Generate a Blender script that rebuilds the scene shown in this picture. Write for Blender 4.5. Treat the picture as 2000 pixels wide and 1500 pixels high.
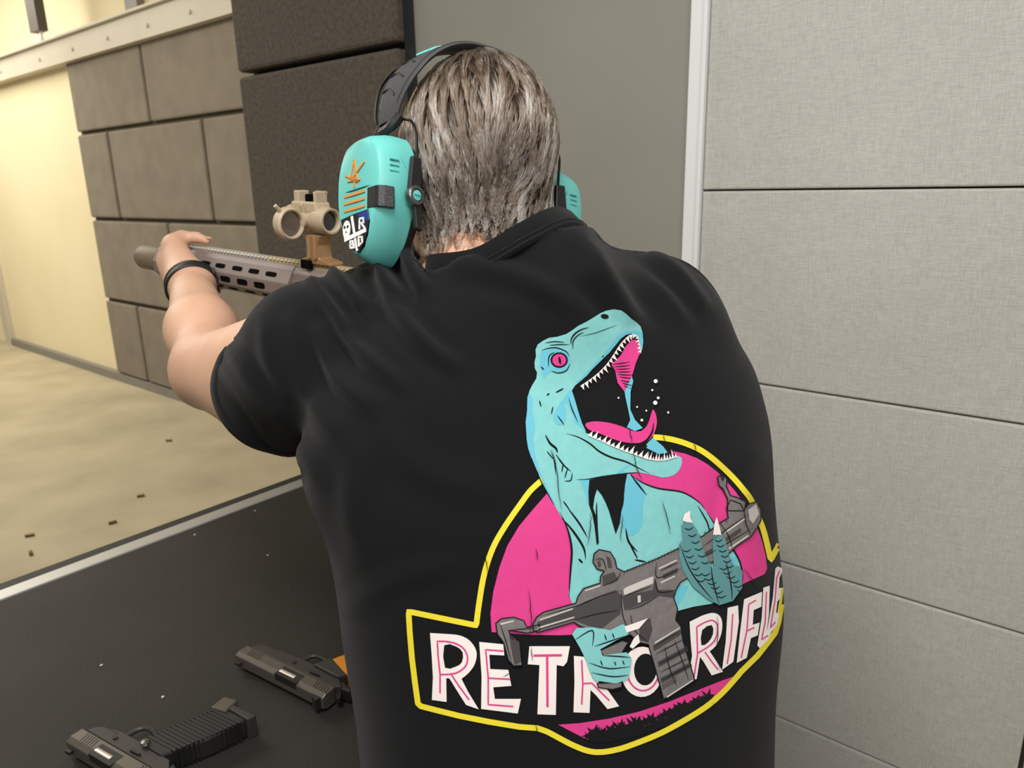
import bpy, bmesh, math, random
import numpy as np
from mathutils import Vector, Matrix
from mathutils.bvhtree import BVHTree
from mathutils.geometry import delaunay_2d_cdt

for _o in list(bpy.data.objects):
    bpy.data.objects.remove(_o, do_unlink=True)
SC = bpy.context.scene
COL = SC.collection
random.seed(4)
RNG = np.random.default_rng(7)

# ------------------------------------------------------------------ camera
FPX = 1441.8
RC = np.array([[0.63408, -0.77296, -0.02187],
               [-0.21741, -0.15107, -0.96432],
               [0.74208, 0.61621, -0.26384]])      # rows: image right, image down, forward
CAM = np.array([0.0, 0.0, 1.6])
cam_d = bpy.data.cameras.new('camera')
cam_d.sensor_width = 36.0
cam_d.lens = FPX * 36.0 / 2000.0
cam_d.clip_start = 0.05
cam_d.dof.use_dof = True
cam_d.dof.focus_distance = 0.84
cam_d.dof.aperture_fstop = 9.0
cam_o = bpy.data.objects.new('camera', cam_d)
COL.objects.link(cam_o)
_m = Matrix.Identity(4)
for i in range(3):
    _m[i][0], _m[i][1], _m[i][2], _m[i][3] = RC[0][i], -RC[1][i], -RC[2][i], CAM[i]
cam_o.matrix_world = _m
SC.camera = cam_o

# ------------------------------------------------------------------ world, lights, exposure
SC.view_settings.view_transform = 'Standard'
SC.view_settings.look = 'None'
SC.view_settings.gamma = 1.0
SC.view_settings.use_curve_mapping = False
SC.view_settings.exposure = 0.0
wd = bpy.data.worlds.new('world')
SC.world = wd
wd.use_nodes = True
wd.node_tree.nodes['Background'].inputs[0].default_value = (1.0, 0.975, 0.935, 1)
wd.node_tree.nodes['Background'].inputs[1].default_value = 0.27


def area_light(name, loc, target, size, size_y, power, color):
    l = bpy.data.lights.new(name, 'AREA')
    l.shape = 'RECTANGLE'
    l.size, l.size_y, l.energy, l.color = size, size_y, power, color
    o = bpy.data.objects.new(name, l)
    COL.objects.link(o)
    o.location = loc
    d = Vector(target) - Vector(loc)
    o.rotation_euler = d.to_track_quat('-Z', 'Y').to_euler()
    return o


# ceiling lamps: warm rows over the range, neutral panels over the shooting stall
area_light('range_lamp_near', (0.2, 4.6, 3.45), (0.9, 4.9, 0), 2.6, 1.2, 78, (1.0, 0.95, 0.84))
area_light('range_lamp_far', (0.9, 8.2, 3.45), (1.6, 8.2, 0), 2.6, 2.6, 135, (1.0, 0.95, 0.84))
area_light('stall_lamp', (-0.15, 0.25, 2.72), (0.75, 0.45, 1.2), 0.9, 0.5, 30, (1.0, 0.985, 0.96))
area_light('aisle_lamp', (-0.6, -1.7, 2.72), (0.9, 0.3, 1.1), 1.2, 0.6, 28, (1.0, 0.99, 0.975))


def ray(x, y):
    return RC.T @ np.array([(x - 1000.0) / FPX, (y - 750.0) / FPX, 1.0])


def W(x, y, z):
    """point at optical depth z (metres) on the sight line of photo pixel x, y"""
    return CAM + ray(x, y) * z


def PX(P):
    q = (np.asarray(P) - CAM) @ RC.T
    return np.stack([1000 + FPX * q[..., 0] / q[..., 2], 750 + FPX * q[..., 1] / q[..., 2]], -1)


def on_plane(x, y, ax, val):
    d = ray(x, y)
    return CAM + d * ((val - CAM[ax]) / d[ax])


# ------------------------------------------------------------------ materials
def lin(c):
    c = c / 255.0
    return c / 12.92 if c <= 0.04045 else ((c + 0.055) / 1.055) ** 2.4


def rgb(r, g, b):
    return (lin(r), lin(g), lin(b), 1.0)


def mat(name, col, rough=0.6, metal=0.0, var=0.0, scale=20.0, bump=0.0, bscale=200.0, col2=None, detail=4.0,
        sheen=0.0, spec=0.5, coat=0.0, trans=0.0, sss=0.0, stretch=None):
    m = bpy.data.materials.new(name)
    m.use_nodes = True
    nt = m.node_tree
    b = nt.nodes['Principled BSDF']
    b.inputs['Base Color'].default_value = col
    b.inputs['Roughness'].default_value = rough
    b.inputs['Metallic'].default_value = metal
    b.inputs['Specular IOR Level'].default_value = spec
    b.inputs['Sheen Weight'].default_value = sheen
    b.inputs['Coat Weight'].default_value = coat
    b.inputs['Transmission Weight'].default_value = trans
    if sss:
        b.inputs['Subsurface Weight'].default_value = sss
        b.inputs['Subsurface Radius'].default_value = (1.0, 0.35, 0.2)
        b.inputs['Subsurface Scale'].default_value = 0.006
    tc = nt.nodes.new('ShaderNodeTexCoord')
    src = tc.outputs['Object']
    if stretch:
        mp = nt.nodes.new('ShaderNodeMapping')
        mp.inputs['Scale'].default_value = stretch
        nt.links.new(src, mp.inputs['Vector'])
        src = mp.outputs['Vector']
    if var or col2:
        n = nt.nodes.new('ShaderNodeTexNoise')
        n.inputs['Scale'].default_value = scale
        n.inputs['Detail'].default_value = detail
        nt.links.new(src, n.inputs['Vector'])
        mr = nt.nodes.new('ShaderNodeMapRange')
        mr.inputs[1].default_value, mr.inputs[2].default_value = 0.3, 0.7
        nt.links.new(n.outputs['Fac'], mr.inputs[0])
        mx = nt.nodes.new('ShaderNodeMix')
        mx.data_type = 'RGBA'
        c2 = col2 if col2 else tuple(min(1, x * (1 + var)) for x in col[:3]) + (1,)
        c1 = col if col2 else tuple(x * (1 - var) for x in col[:3]) + (1,)
        mx.inputs[6].default_value, mx.inputs[7].default_value = c1, c2
        nt.links.new(mr.outputs[0], mx.inputs[0])
        nt.links.new(mx.outputs[2], b.inputs['Base Color'])
    if bump:
        n2 = nt.nodes.new('ShaderNodeTexNoise')
        n2.inputs['Scale'].default_value = bscale
        n2.inputs['Detail'].default_value = 3
        nt.links.new(tc.outputs['Object'], n2.inputs['Vector'])
        bp = nt.nodes.new('ShaderNodeBump')
        bp.inputs['Strength'].default_value = bump
        bp.inputs['Distance'].default_value = 0.002
        nt.links.new(n2.outputs['Fac'], bp.inputs['Height'])
        nt.links.new(bp.outputs['Normal'], b.inputs['Normal'])
    return m


def fabric_panel_mat():
    """woven acoustic cloth: fine threads along the wall's length and height"""
    m = mat('panel_cloth', rgb(184, 182, 174), 0.9, var=0.05, scale=3.0, sheen=0.2)
    nt = m.node_tree
    b = nt.nodes['Principled BSDF']
    tc = nt.nodes.new('ShaderNodeTexCoord')
    outs = []
    for st in ((90, 900, 60), (90, 60, 900)):
        mp = nt.nodes.new('ShaderNodeMapping')
        mp.inputs['Scale'].default_value = st
        n = nt.nodes.new('ShaderNodeTexNoise')
        n.inputs['Scale'].default_value = 1.0
        n.inputs['Detail'].default_value = 2.0
        nt.links.new(tc.outputs['Object'], mp.inputs['Vector'])
        nt.links.new(mp.outputs['Vector'], n.inputs['Vector'])
        outs.append(n.outputs['Fac'])
    ad = nt.nodes.new('ShaderNodeMath')
    ad.operation = 'ADD'
    nt.links.new(outs[0], ad.inputs[0])
    nt.links.new(outs[1], ad.inputs[1])
    mr = nt.nodes.new('ShaderNodeMapRange')
    mr.inputs[1].default_value, mr.inputs[2].default_value = 0.7, 1.3
    mr.inputs[3].default_value, mr.inputs[4].default_value = 0.82, 1.14
    nt.links.new(ad.outputs[0], mr.inputs[0])
    old = b.inputs['Base Color'].links[0].from_socket
    mul = nt.nodes.new('ShaderNodeMix')
    mul.data_type = 'RGBA'
    mul.blend_type = 'MULTIPLY'
    mul.inputs[0].default_value = 1.0
    nt.links.new(old, mul.inputs[6])
    nt.links.new(mr.outputs[0], mul.inputs[7])
    nt.links.new(mul.outputs[2], b.inputs['Base Color'])
    bp = nt.nodes.new('ShaderNodeBump')
    bp.inputs['Strength'].default_value = 0.35
    bp.inputs['Distance'].default_value = 0.001
    nt.links.new(ad.outputs[0], bp.inputs['Height'])
    nt.links.new(bp.outputs['Normal'], b.inputs['Normal'])
    return m


M = dict(
    panel=fabric_panel_mat(),
    joint=mat('panel_backing', rgb(88, 82, 72), 0.9),
    white_metal=mat('white_trim', rgb(226, 227, 226), 0.4),
    grey_board=mat('grey_board', rgb(141, 138, 128), 0.75, var=0.05, scale=2.5),
    dark_block=mat('dark_acoustic_block', rgb(70, 63, 55), 0.95, col2=rgb(96, 87, 75), scale=75, detail=6, bump=0.8, bscale=260),
    black_gap=mat('black_gap', rgb(30, 31, 33), 0.8),
    tan_block=mat('tan_acoustic_block', rgb(122, 113, 101), 0.95, col2=rgb(133, 124, 111), scale=7, detail=5, bump=0.4, bscale=150),
    block_gap=mat('block_joint', rgb(84, 74, 60), 0.95),
    cream=mat('cream_wall', rgb(226, 213, 176), 0.8, col2=rgb(232, 220, 186), scale=1.3),
    beam=mat('beam_paint', rgb(196, 188, 172), 0.55, var=0.04, scale=4),
    floor=mat('concrete_floor', rgb(162, 152, 126), 0.75, col2=rgb(186, 175, 147), scale=2.2, detail=8, bump=0.15, bscale=40),
    steel_grey=mat('steel_grey', rgb(128, 124, 117), 0.5),
    strut=mat('strut_grey', rgb(92, 86, 78), 0.5),
    bench=mat('bench_mat', rgb(33, 31, 28), 0.6, col2=rgb(42, 39, 35), scale=5, detail=6, spec=0.3, bump=0.3, bscale=420),
    alu=mat('aluminium_strip', rgb(190, 190, 188), 0.38, metal=0.6),
    black_rubber=mat('black_rubber', rgb(24, 24, 24), 0.6),
    brass=mat('tarnished_brass', rgb(120, 96, 58), 0.4, metal=0.6),
    fleck=mat('pale_fleck', rgb(190, 185, 178), 0.8),
    skin=mat('skin', rgb(206, 160, 133), 0.5, col2=rgb(218, 174, 145), scale=14, detail=4, bump=0.12, bscale=300, sss=0.12),
    shirt=mat('black_jersey', rgb(13, 13, 15), 0.9, var=0.25, scale=900, sheen=0.06, spec=0.2, bump=0.25, bscale=1600),
    stitch=mat('stitch_thread', rgb(34, 34, 38), 0.8),
    denim=mat('dark_denim', rgb(38, 44, 58), 0.9, var=0.2, scale=300),
    shoe=mat('shoe_black', rgb(28, 28, 28), 0.6),
    hairbase=mat('hair_base', rgb(46, 38, 31), 0.8, var=0.3, scale=250),
    teal=mat('turquoise_plastic', rgb(100, 186, 178), 0.42),
    teal_d=mat('turquoise_groove', rgb(58, 150, 146), 0.5),
    orange=mat('orange_print', rgb(205, 135, 55), 0.5),
    blackp=mat('black_plastic', rgb(26, 26, 27), 0.45),
    mesh_black=mat('black_mesh', rgb(18, 18, 20), 0.6, col2=rgb(70, 70, 74), scale=900, detail=0),
    foam=mat('ear_cushion', rgb(20, 20, 21), 0.6),
    band=mat('headband_rubber', rgb(58, 58, 60), 0.7, bump=0.4, bscale=900),
    band_logo=mat('headband_print', rgb(110, 220, 210), 0.6),
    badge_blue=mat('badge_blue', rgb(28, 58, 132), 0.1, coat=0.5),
    plate=mat('cup_plate_gloss', rgb(14, 16, 24), 0.08, coat=0.6),
    white=mat('white_print', rgb(232, 230, 226), 0.6),
    wire=mat('black_wire', rgb(16, 16, 16), 0.35, metal=0.4),
    screw=mat('screw_steel', rgb(120, 118, 116), 0.3, metal=0.9),
    fde=mat('tan_anodised', rgb(180, 162, 134), 0.5, var=0.05, scale=60),
    fde2=mat('bronze_mount', rgb(168, 132, 92), 0.38, metal=0.4),
    rifle_grey=mat('rifle_receiver', rgb(122, 110, 103), 0.48, var=0.05, scale=50),
    rail=mat('rail_top', rgb(178, 172, 160), 0.45),
    rail2=mat('rail_tan', rgb(184, 168, 132), 0.5),
    slot=mat('slot_black', rgb(10, 9, 9), 0.9, spec=0.05),
    can=mat('muzzle_can', rgb(122, 106, 86), 0.55, var=0.06, scale=60),
    gunmetal=mat('pistol_slide', rgb(92, 86, 78), 0.38, metal=0.35),
    gunframe=mat('pistol_frame', rgb(52, 49, 46), 0.5, metal=0.2),
    gundark=mat('pistol_dark', rgb(26, 25, 24), 0.55),
    barrel=mat('barrel_bright', rgb(214, 204, 190), 0.25, metal=0.5),
    grip_orange=mat('orange_grip', rgb(205, 128, 32), 0.5),
    strap=mat('bracelet_black', rgb(32, 36, 33), 0.5),
    glass=mat('lens_glass', rgb(34, 36, 44), 0.05, coat=0.5),
    cap_glass=mat('cap_lens', rgb(96, 84, 74), 0.1, coat=0.4),
)
INK = dict(
    teal=mat('ink_turquoise', rgb(124, 192, 190), 0.75, var=0.05, scale=120),
    teal2=mat('ink_blue', rgb(98, 182, 200), 0.75),
    teal3=mat('ink_dark_turquoise', rgb(84, 138, 140), 0.75),
    pink=mat('ink_pink', rgb(214, 54, 132), 0.7, var=0.04, scale=90),
    yellow=mat('ink_yellow', rgb(230, 212, 44), 0.7),
    white=mat('ink_white', rgb(236, 226, 220), 0.75),
    grey=mat('ink_grey', rgb(112, 106, 104), 0.7, var=0.12, scale=160),
    lgrey=mat('ink_light_grey', rgb(196, 188, 182), 0.7),
    dgrey=mat('ink_dark_grey', rgb(62, 58, 58), 0.7),
    black=M['shirt'],
)


# ------------------------------------------------------------------ mesh helpers
def link(name, verts, faces, material, parent=None, smooth=True, angle=0.6, bevel=0.0):
    me = bpy.data.meshes.new(name)
    me.from_pydata([tuple(map(float, v)) for v in verts], [], [tuple(map(int, f_)) for f_ in faces])
    if material:
        me.materials.append(material)
    if smooth:
        me.polygons.foreach_set('use_smooth', [True] * len(me.polygons))
        if angle:
            me.set_sharp_from_angle(angle=angle)
    me.update()
    o = bpy.data.objects.new(name, me)
    COL.objects.link(o)
    if parent is not None:
        adopt(o, parent)
    if bevel:
        b = o.modifiers.new('bevel', 'BEVEL')
        b.width = bevel
        b.segments = 2
        b.limit_method = 'ANGLE'
    return o


def adopt(o, parent):
    o.parent = parent
    q = parent
    mtx = Matrix.Identity(4)
    while q is not None:
        mtx = q.matrix_basis if q.parent is None else mtx
        q = q.parent
    o.matrix_parent_inverse = mtx.inverted() if parent.parent is None else Matrix.Identity(4)


def tag(o, label=None, cat=None, group=None, kind=None):
    if label:
        o['label'] = label
    if cat:
        o['category'] = cat
    if group:
        o['group'] = group
    if kind:
        o['kind'] = kind
    return o


def empty(name, loc, label, cat, group=None):
    o = bpy.data.objects.new(name, None)
    COL.objects.link(o)
    o.location = tuple(map(float, loc))
    o.empty_display_size = 0.05
    o.matrix_basis = Matrix.Translation(o.location)
    return tag(o, label, cat, group)


class Frame:
    """local axes: x forward, y left, z up, in world space"""
    def __init__(self, o, x, z=(0, 0, 1)):
        self.o = np.array(o, float)
        self.x = np.array(x, float) / np.linalg.norm(x)
        y = np.cross(np.array(z, float), self.x)
        self.y = y / np.linalg.norm(y)
        self.z = np.cross(self.x, self.y)

    def __call__(self, p):
        p = np.asarray(p, float)
        return self.o + p[..., 0:1] * self.x + p[..., 1:2] * self.y + p[..., 2:3] * self.z


WORLD = Frame((0, 0, 0), (1, 0, 0))


class MB:
    def __init__(self, fr=WORLD):
        self.v, self.f, self.fr = [], [], fr

    def add(self, vs, fs):
        n = len(self.v)
        self.v += [tuple(p) for p in self.fr(np.array(vs, float))]
        self.f += [tuple(n + i for i in f_) for f_ in fs]
        return self

    def box(self, lo, hi):
        (a, b, c), (d, e, g) = lo, hi
        vs = [(a, b, c), (d, b, c), (d, e, c), (a, e, c), (a, b, g), (d, b, g), (d, e, g), (a, e, g)]
        return self.add(vs, [(0, 3, 2, 1), (4, 5, 6, 7), (0, 1, 5, 4), (1, 2, 6, 5), (2, 3, 7, 6), (3, 0, 4, 7)])

    def prism(self, poly, w0, w1, ax='y'):
        """poly in the two other axes, extruded along ax from w0 to w1"""
        n = len(poly)
        def P(p, w):
            return {'y': (p[0], w, p[1]), 'x': (w, p[0], p[1]), 'z': (p[0], p[1], w)}[ax]
        vs = [P(p, w0) for p in poly] + [P(p, w1) for p in poly]
        fs = [tuple(range(n - 1, -1, -1)), tuple(range(n, 2 * n))]
        fs += [(i, (i + 1) % n, n + (i + 1) % n, n + i) for i in range(n)]
        return self.add(vs, fs)

    def tube(self, path, r, n=10, closed=False, flat=None, upv=None):
        path = [np.array(p, float) for p in path]
        m = len(path)
        rr = r if hasattr(r, '__len__') else [r] * m
        vs, fs = [], []
        prev = None
        for i in range(m):
            a = path[(i - 1) % m] if (closed or i > 0) else path[i]
            b = path[(i + 1) % m] if (closed or i < m - 1) else path[i]
            t = b - a
            t = t / (np.linalg.norm(t) + 1e-12)
            if upv is not None:
                s = np.cross(t, np.array(upv, float))
            elif prev is None:
                s = np.cross(t, (0.31, 0.17, 0.93))
                if np.linalg.norm(s) < 1e-3:
                    s = np.cross(t, (1, 0, 0))
            else:
                s = prev - t * (prev @ t)
            s = s / (np.linalg.norm(s) + 1e-12)
            prev = s
            q = np.cross(t, s)
            fl = flat if flat else 1.0
            for k in range(n):
                an = 2 * math.pi * k / n
                vs.append(path[i] + rr[i] * (math.cos(an) * s + fl * math.sin(an) * q))
        last = m if closed else m - 1
        for i in range(last):
            j = (i + 1) % m
            for k in range(n):
                k2 = (k + 1) % n
                fs.append((i * n + k, i * n + k2, j * n + k2, j * n + k))
        if not closed:
            fs.append(tuple(range(n - 1, -1, -1)))
            fs.append(tuple((m - 1) * n + k for k in range(n)))
        return self.add(vs, fs)

    def lathe(self, prof, c=(0, 0, 0), ax='x', n=24):
        """prof: (along, radius) pairs, first and last capped"""
        vs, fs = [], []
        for a, r in prof:
            for k in range(n):
                an = 2 * math.pi * k / n
                p, q = r * math.cos(an), r * math.sin(an)
                d = {'x': (a, p, q), 'y': (q, a, p), 'z': (p, q, a)}[ax]
                vs.append((c[0] + d[0], c[1] + d[1], c[2] + d[2]))
        for i in range(len(prof) - 1):
            for k in range(n):
                k2 = (k + 1) % n
                fs.append((i * n + k, i * n + k2, (i + 1) * n + k2, (i + 1) * n + k))
        fs.append(tuple(range(n - 1, -1, -1)))
        fs.append(tuple((len(prof) - 1) * n + k for k in range(n)))
        return self.add(vs, fs)

    def loft(self, rings, cap=True):
        n = len(rings[0])
        vs = [p for r in rings for p in r]
        fs = []
        for i in range(len(rings) - 1):
            for k in range(n):
                k2 = (k + 1) % n
                fs.append((i * n + k, i * n + k2, (i + 1) * n + k2, (i + 1) * n + k))
        if cap:
            fs.append(tuple(range(n - 1, -1, -1)))
            fs.append(tuple((len(rings) - 1) * n + k for k in range(n)))
        return self.add(vs, fs)

    def build(self, name, material, parent=None, smooth=True, angle=0.6, bevel=0.0):
        o = link(name, self.v, self.f, material, parent, False, 0, bevel)
        bm = bmesh.new()
        bm.from_mesh(o.data)
        bmesh.ops.recalc_face_normals(bm, faces=bm.faces)
        bm.to_mesh(o.data)
        bm.free()
        if smooth:
            o.data.polygons.foreach_set('use_smooth', [True] * len(o.data.polygons))
            o.data.set_sharp_from_angle(angle=angle)
        return o


def catmull(pts, n=8, closed=False):
    P = [np.array(p, float) for p in pts]
    m = len(P)
    out = []
    for i in range(m if closed else m - 1):
        p0 = P[(i - 1) % m] if (closed or i > 0) else P[0]
        p1, p2 = P[i], P[(i + 1) % m]
        p3 = P[(i + 2) % m] if (closed or i < m - 2) else P[-1]
        for k in range(n):
            t = k / n
            out.append(0.5 * (2 * p1 + (p2 - p0) * t + (2 * p0 - 5 * p1 + 4 * p2 - p3) * t * t + (3 * p1 - p0 - 3 * p2 + p3) * t ** 3))
    if not closed:
        out.append(P[-1])
    return out


# ------------------------------------------------------------------ the setting
def wall_box(name, lo, hi, material, kind='structure', parent=None, bevel=0.0):
    o = MB().box(lo, hi).build(name, material, parent, smooth=False, bevel=bevel)
    if parent is None:
        o['kind'] = kind
    return o


tag(wall_box('floor', (-4.0, -2.5, -0.1), (6.0, 14.0, 0.0), M['floor']), 'pale tan concrete floor running down the range')

# range side wall with tan acoustic blocks
XW = 2.66
wr = wall_box('wall_right', (XW, 1.0, 0.0), (XW + 0.2, 14.0, 2.62), M['cream'])
wr['label'] = 'cream range side wall part covered by tan acoustic blocks'
wall_box('joint_backing', (XW - 0.012, 2.0, 0.07), (XW, 6.64, 2.6), M['block_gap'], parent=wr)
rows = [(0.075, 0.71, [6.65, 6.07, 4.75, 3.4, 2.2]), (0.725, 1.375, [6.65, 5.36, 4.05, 2.7, 2.0]),
        (1.39, 2.04, [6.65, 6.10, 4.71, 3.4, 2.0]), (2.055, 2.6, [6.65, 5.40, 4.05, 2.7, 2.0])]
for z0, z1, ys in rows:
    for ya, yb in zip(ys[:-1], ys[1:]):
        wall_box('acoustic_block', (XW - 0.045 - random.random() * 0.006, yb + 0.016, z0 + 0.006), (XW - 0.012, ya - 0.016, z1 - 0.006), M['tan_block'], parent=wr, bevel=0.014)
bb = wall_box('baseboard_right', (XW - 0.05, 1.5, 0.0), (XW + 0.0, 9.25, 0.072), M['steel_grey'])
bb['label'] = 'grey metal strip along the foot of the range wall'
wall_box('trim_2', (XW - 0.05, 9.25, 0.0), (XW, 9.42, 2.6), M['beam'])['label'] = 'grey steel upright on the cream wall far down the range'
wall_box('wall_right_upper', (XW + 0.3, 1.0, 2.62), (XW + 0.5, 14.0, 3.7), M['cream'])['label'] = 'bright cream upper wall above the steel beam'
wall_box('trim_3', (XW + 0.24, 5.93, 2.6), (XW + 0.3, 6.12, 3.7), M['steel_grey'])['label'] = 'pale grey upright on the upper range wall'
wall_box('wall_end', (-4.0, 13.9, 0.0), (XW + 0.5, 14.1, 3.7), M['cream'])['label'] = 'far end wall of the range'
wall_box('ceiling', (-4.0, 2.6, 3.7), (XW + 0.5, 14.0, 3.8), M['cream'])['label'] = 'cream ceiling over the range'
# steel channel beam with bolts
bm_ = wall_box('trim_1', (XW - 0.09, 1.2, 2.58), (XW + 0.3, 12.0, 2.74), M['beam'], bevel=0.004)
bm_['label'] = 'pale steel channel beam along the top of the blocks'
MB().box((XW - 0.12, 1.2, 2.735), (XW + 0.3, 12.0, 2.75)).build('top_flange', M['beam'], bm_, smooth=False)
MB().box((XW - 0.10, 1.2, 2.562), (XW + 0.1, 12.0, 2.58)).build('bottom_flange', M['beam'], bm_, smooth=False)
for y in (4.6, 5.15, 5.75, 6.35, 7.0, 7.9):
    MB().lathe([(-0.012, 0.0), (-0.011, 0.013), (0.0, 0.015)], (XW - 0.09, y, 2.635), 'x', 10).build('bolt', M['beam'], bm_)
# hanging strut above the beam
st = empty('hanger_strut', (XW - 0.08, 6.94, 2.75), 'dark grey hanging strut ending above the pale steel beam', 'strut')
MB().box((XW - 0.12, 6.84, 2.83), (XW - 0.05, 7.02, 3.7)).build('channel', M['strut'], st, smooth=False)
MB().tube([(XW - 0.085, 6.90, 2.85), (XW - 0.085, 6.90, 2.75)], 0.012, 8).build('threaded_rod', M['white_metal'], st)
MB().box((XW - 0.115, 6.85, 2.75), (XW - 0.055, 6.99, 2.765)).build('foot_bracket', M['white_metal'], st, smooth=False)

# lane divider: fabric panels near the shooter, white edge, grey board, dark blocks down range
XP = 1.55
wp = wall_box('wall_divider', (XP + 0.03, -2.0, 0.0), (XP + 0.15, 1.66, 2.9), M['joint'])
wp['label'] = 'lane divider wall beside the shooter'
zs = [-0.06, 0.344, 0.751, 1.159, 1.573, 1.987, 2.40, 2.81]
for z0, z1 in zip(zs[:-1], zs[1:]):
    for y0, y1 in ((0.012, 0.735), (-1.25, 0.004)):
        wall_box('fabric_panel', (XP, y0, max(z0, 0) + 0.0018), (XP + 0.03, y1, z1 - 0.0018), M['panel'], parent=wp, bevel=0.004)
wt = wall_box('edge_trim', (XP - 0.006, 0.736, 0.0), (XP + 0.03, 0.776, 2.9), M['white_metal'], parent=wp, bevel=0.002)
wall_box('trim_lip', (XP - 0.014, 0.734, 0.0), (XP - 0.004, 0.742, 2.9), M['white_metal'], parent=wp)
wall_box('grey_board', (XP + 0.006, 0.778, 0.0), (XP + 0.03, 1.612, 2.9), M['grey_board'], parent=wp)
wall_box('dark_gap', (XP + 0.0, 1.612, 0.0), (XP + 0.03, 1.65, 2.9), M['black_gap'], parent=wp)
wall_box('baffle_board', (XP + 0.03, 1.66, 0.86), (XP + 0.15, 2.455, 2.9), M['black_gap'], parent=wp)
for z0, z1 in ((0.85, 1.312), (1.324, 1.968), (1.984, 2.62), (2.632, 2.9)):
    wall_box('acoustic_block', (XP - 0.03, 1.645 + random.random() * 0.008, z0), (XP + 0.03, 2.46, z1), M['dark_block'], parent=wp, bevel=0.012)

# shooting bench
BZ = 0.88
YB0, YB1 = 0.645, 1.575
be = empty('shooting_bench', (0.2, 1.1, 0.0), 'black mat topped shooting bench with silver front strip before the shooter', 'bench')
MB().box((-1.6, YB0, BZ - 0.03), (XP - 0.02, 1.500, BZ)).build('bench_mat', M['bench'], be, smooth=False, bevel=0.003)
MB().box((-1.6, 1.501, BZ - 0.03), (XP - 0.02, 1.541, BZ + 0.0015)).build('metal_edge_strip', M['alu'], be, smooth=False, bevel=0.002)
MB().box((-1.6, 1.542, BZ - 0.05), (XP - 0.02, YB1, BZ - 0.001)).build('front_lip', M['black_rubber'], be, smooth=False, bevel=0.003)
MB().box((-1.55, YB0 + 0.03, 0.0), (XP - 0.05, 1.53, BZ - 0.031)).build('bench_cabinet', M['gundark'], be, smooth=False)

# small litter
case_px = [(58, 1045, 0.4), (60, 1080, 2.2), (220, 1020, 0.7), (275, 968, 0.5), (330, 860, 0.1)]
case_lb = ['spent brass case on the range floor, farthest left of the litter', 'short spent case on the floor nearest the bench edge',
           'spent brass case on the floor in the middle of the litter', 'spent brass case on the floor right of the litter middle',
           'pale spent case on the floor farthest down range']
proto = None
for (x, y, a), lb in zip(case_px, case_lb):
    p = on_plane(x, y, 2, 0.008)
    if proto is None:
        proto = MB().lathe([(-0.019, 0.0), (-0.019, 0.0075), (-0.016, 0.0078), (-0.0155, 0.0062), (-0.014, 0.0078), (0.018, 0.0072), (0.018, 0.006), (0.002, 0.005)], (0, 0, 0), 'x', 12).build('spent_case', M['brass'])
        o = proto
    else:
        o = proto.copy()
        COL.objects.link(o)
    o.location = (p[0], p[1], 0.0079)
    o.rotation_euler = (0, 0, a - 0.9)
    tag(o, lb, 'cartridge case', 'spent cases on the range floor')
fl_px = [(198, 1300, 'pale fleck lying alone on the left of the bench mat'), (318, 1362, 'pale fleck on the bench mat just above the long-gripped pistol'),
         (498, 998, 'pale fleck on the bench mat close under the silver strip'), (523, 1085, 'pale fleck on the bench mat beside the black shirt'),
         (380, 1045, 'faint fleck on the bench mat under the middle of the silver strip')]
for x, y, lb in fl_px:
    p = on_plane(x, y, 2, BZ)
    rg = []
    for k, (zz, r) in enumerate(((0.0, 0.0022), (0.0012, 0.0020), (0.0018, 0.001))):
        rg.append([(p[0] + r * math.cos(t * 1.05 + k) * (1 + 0.35 * random.random()), p[1] + r * math.sin(t * 1.05 + k) * (1 + 0.35 * random.random()), BZ + zz + 0.0003) for t in range(6)])
    tag(MB().loft(rg).build('debris_fleck', M['fleck']), lb, 'debris', 'flecks on the bench mat')

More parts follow.
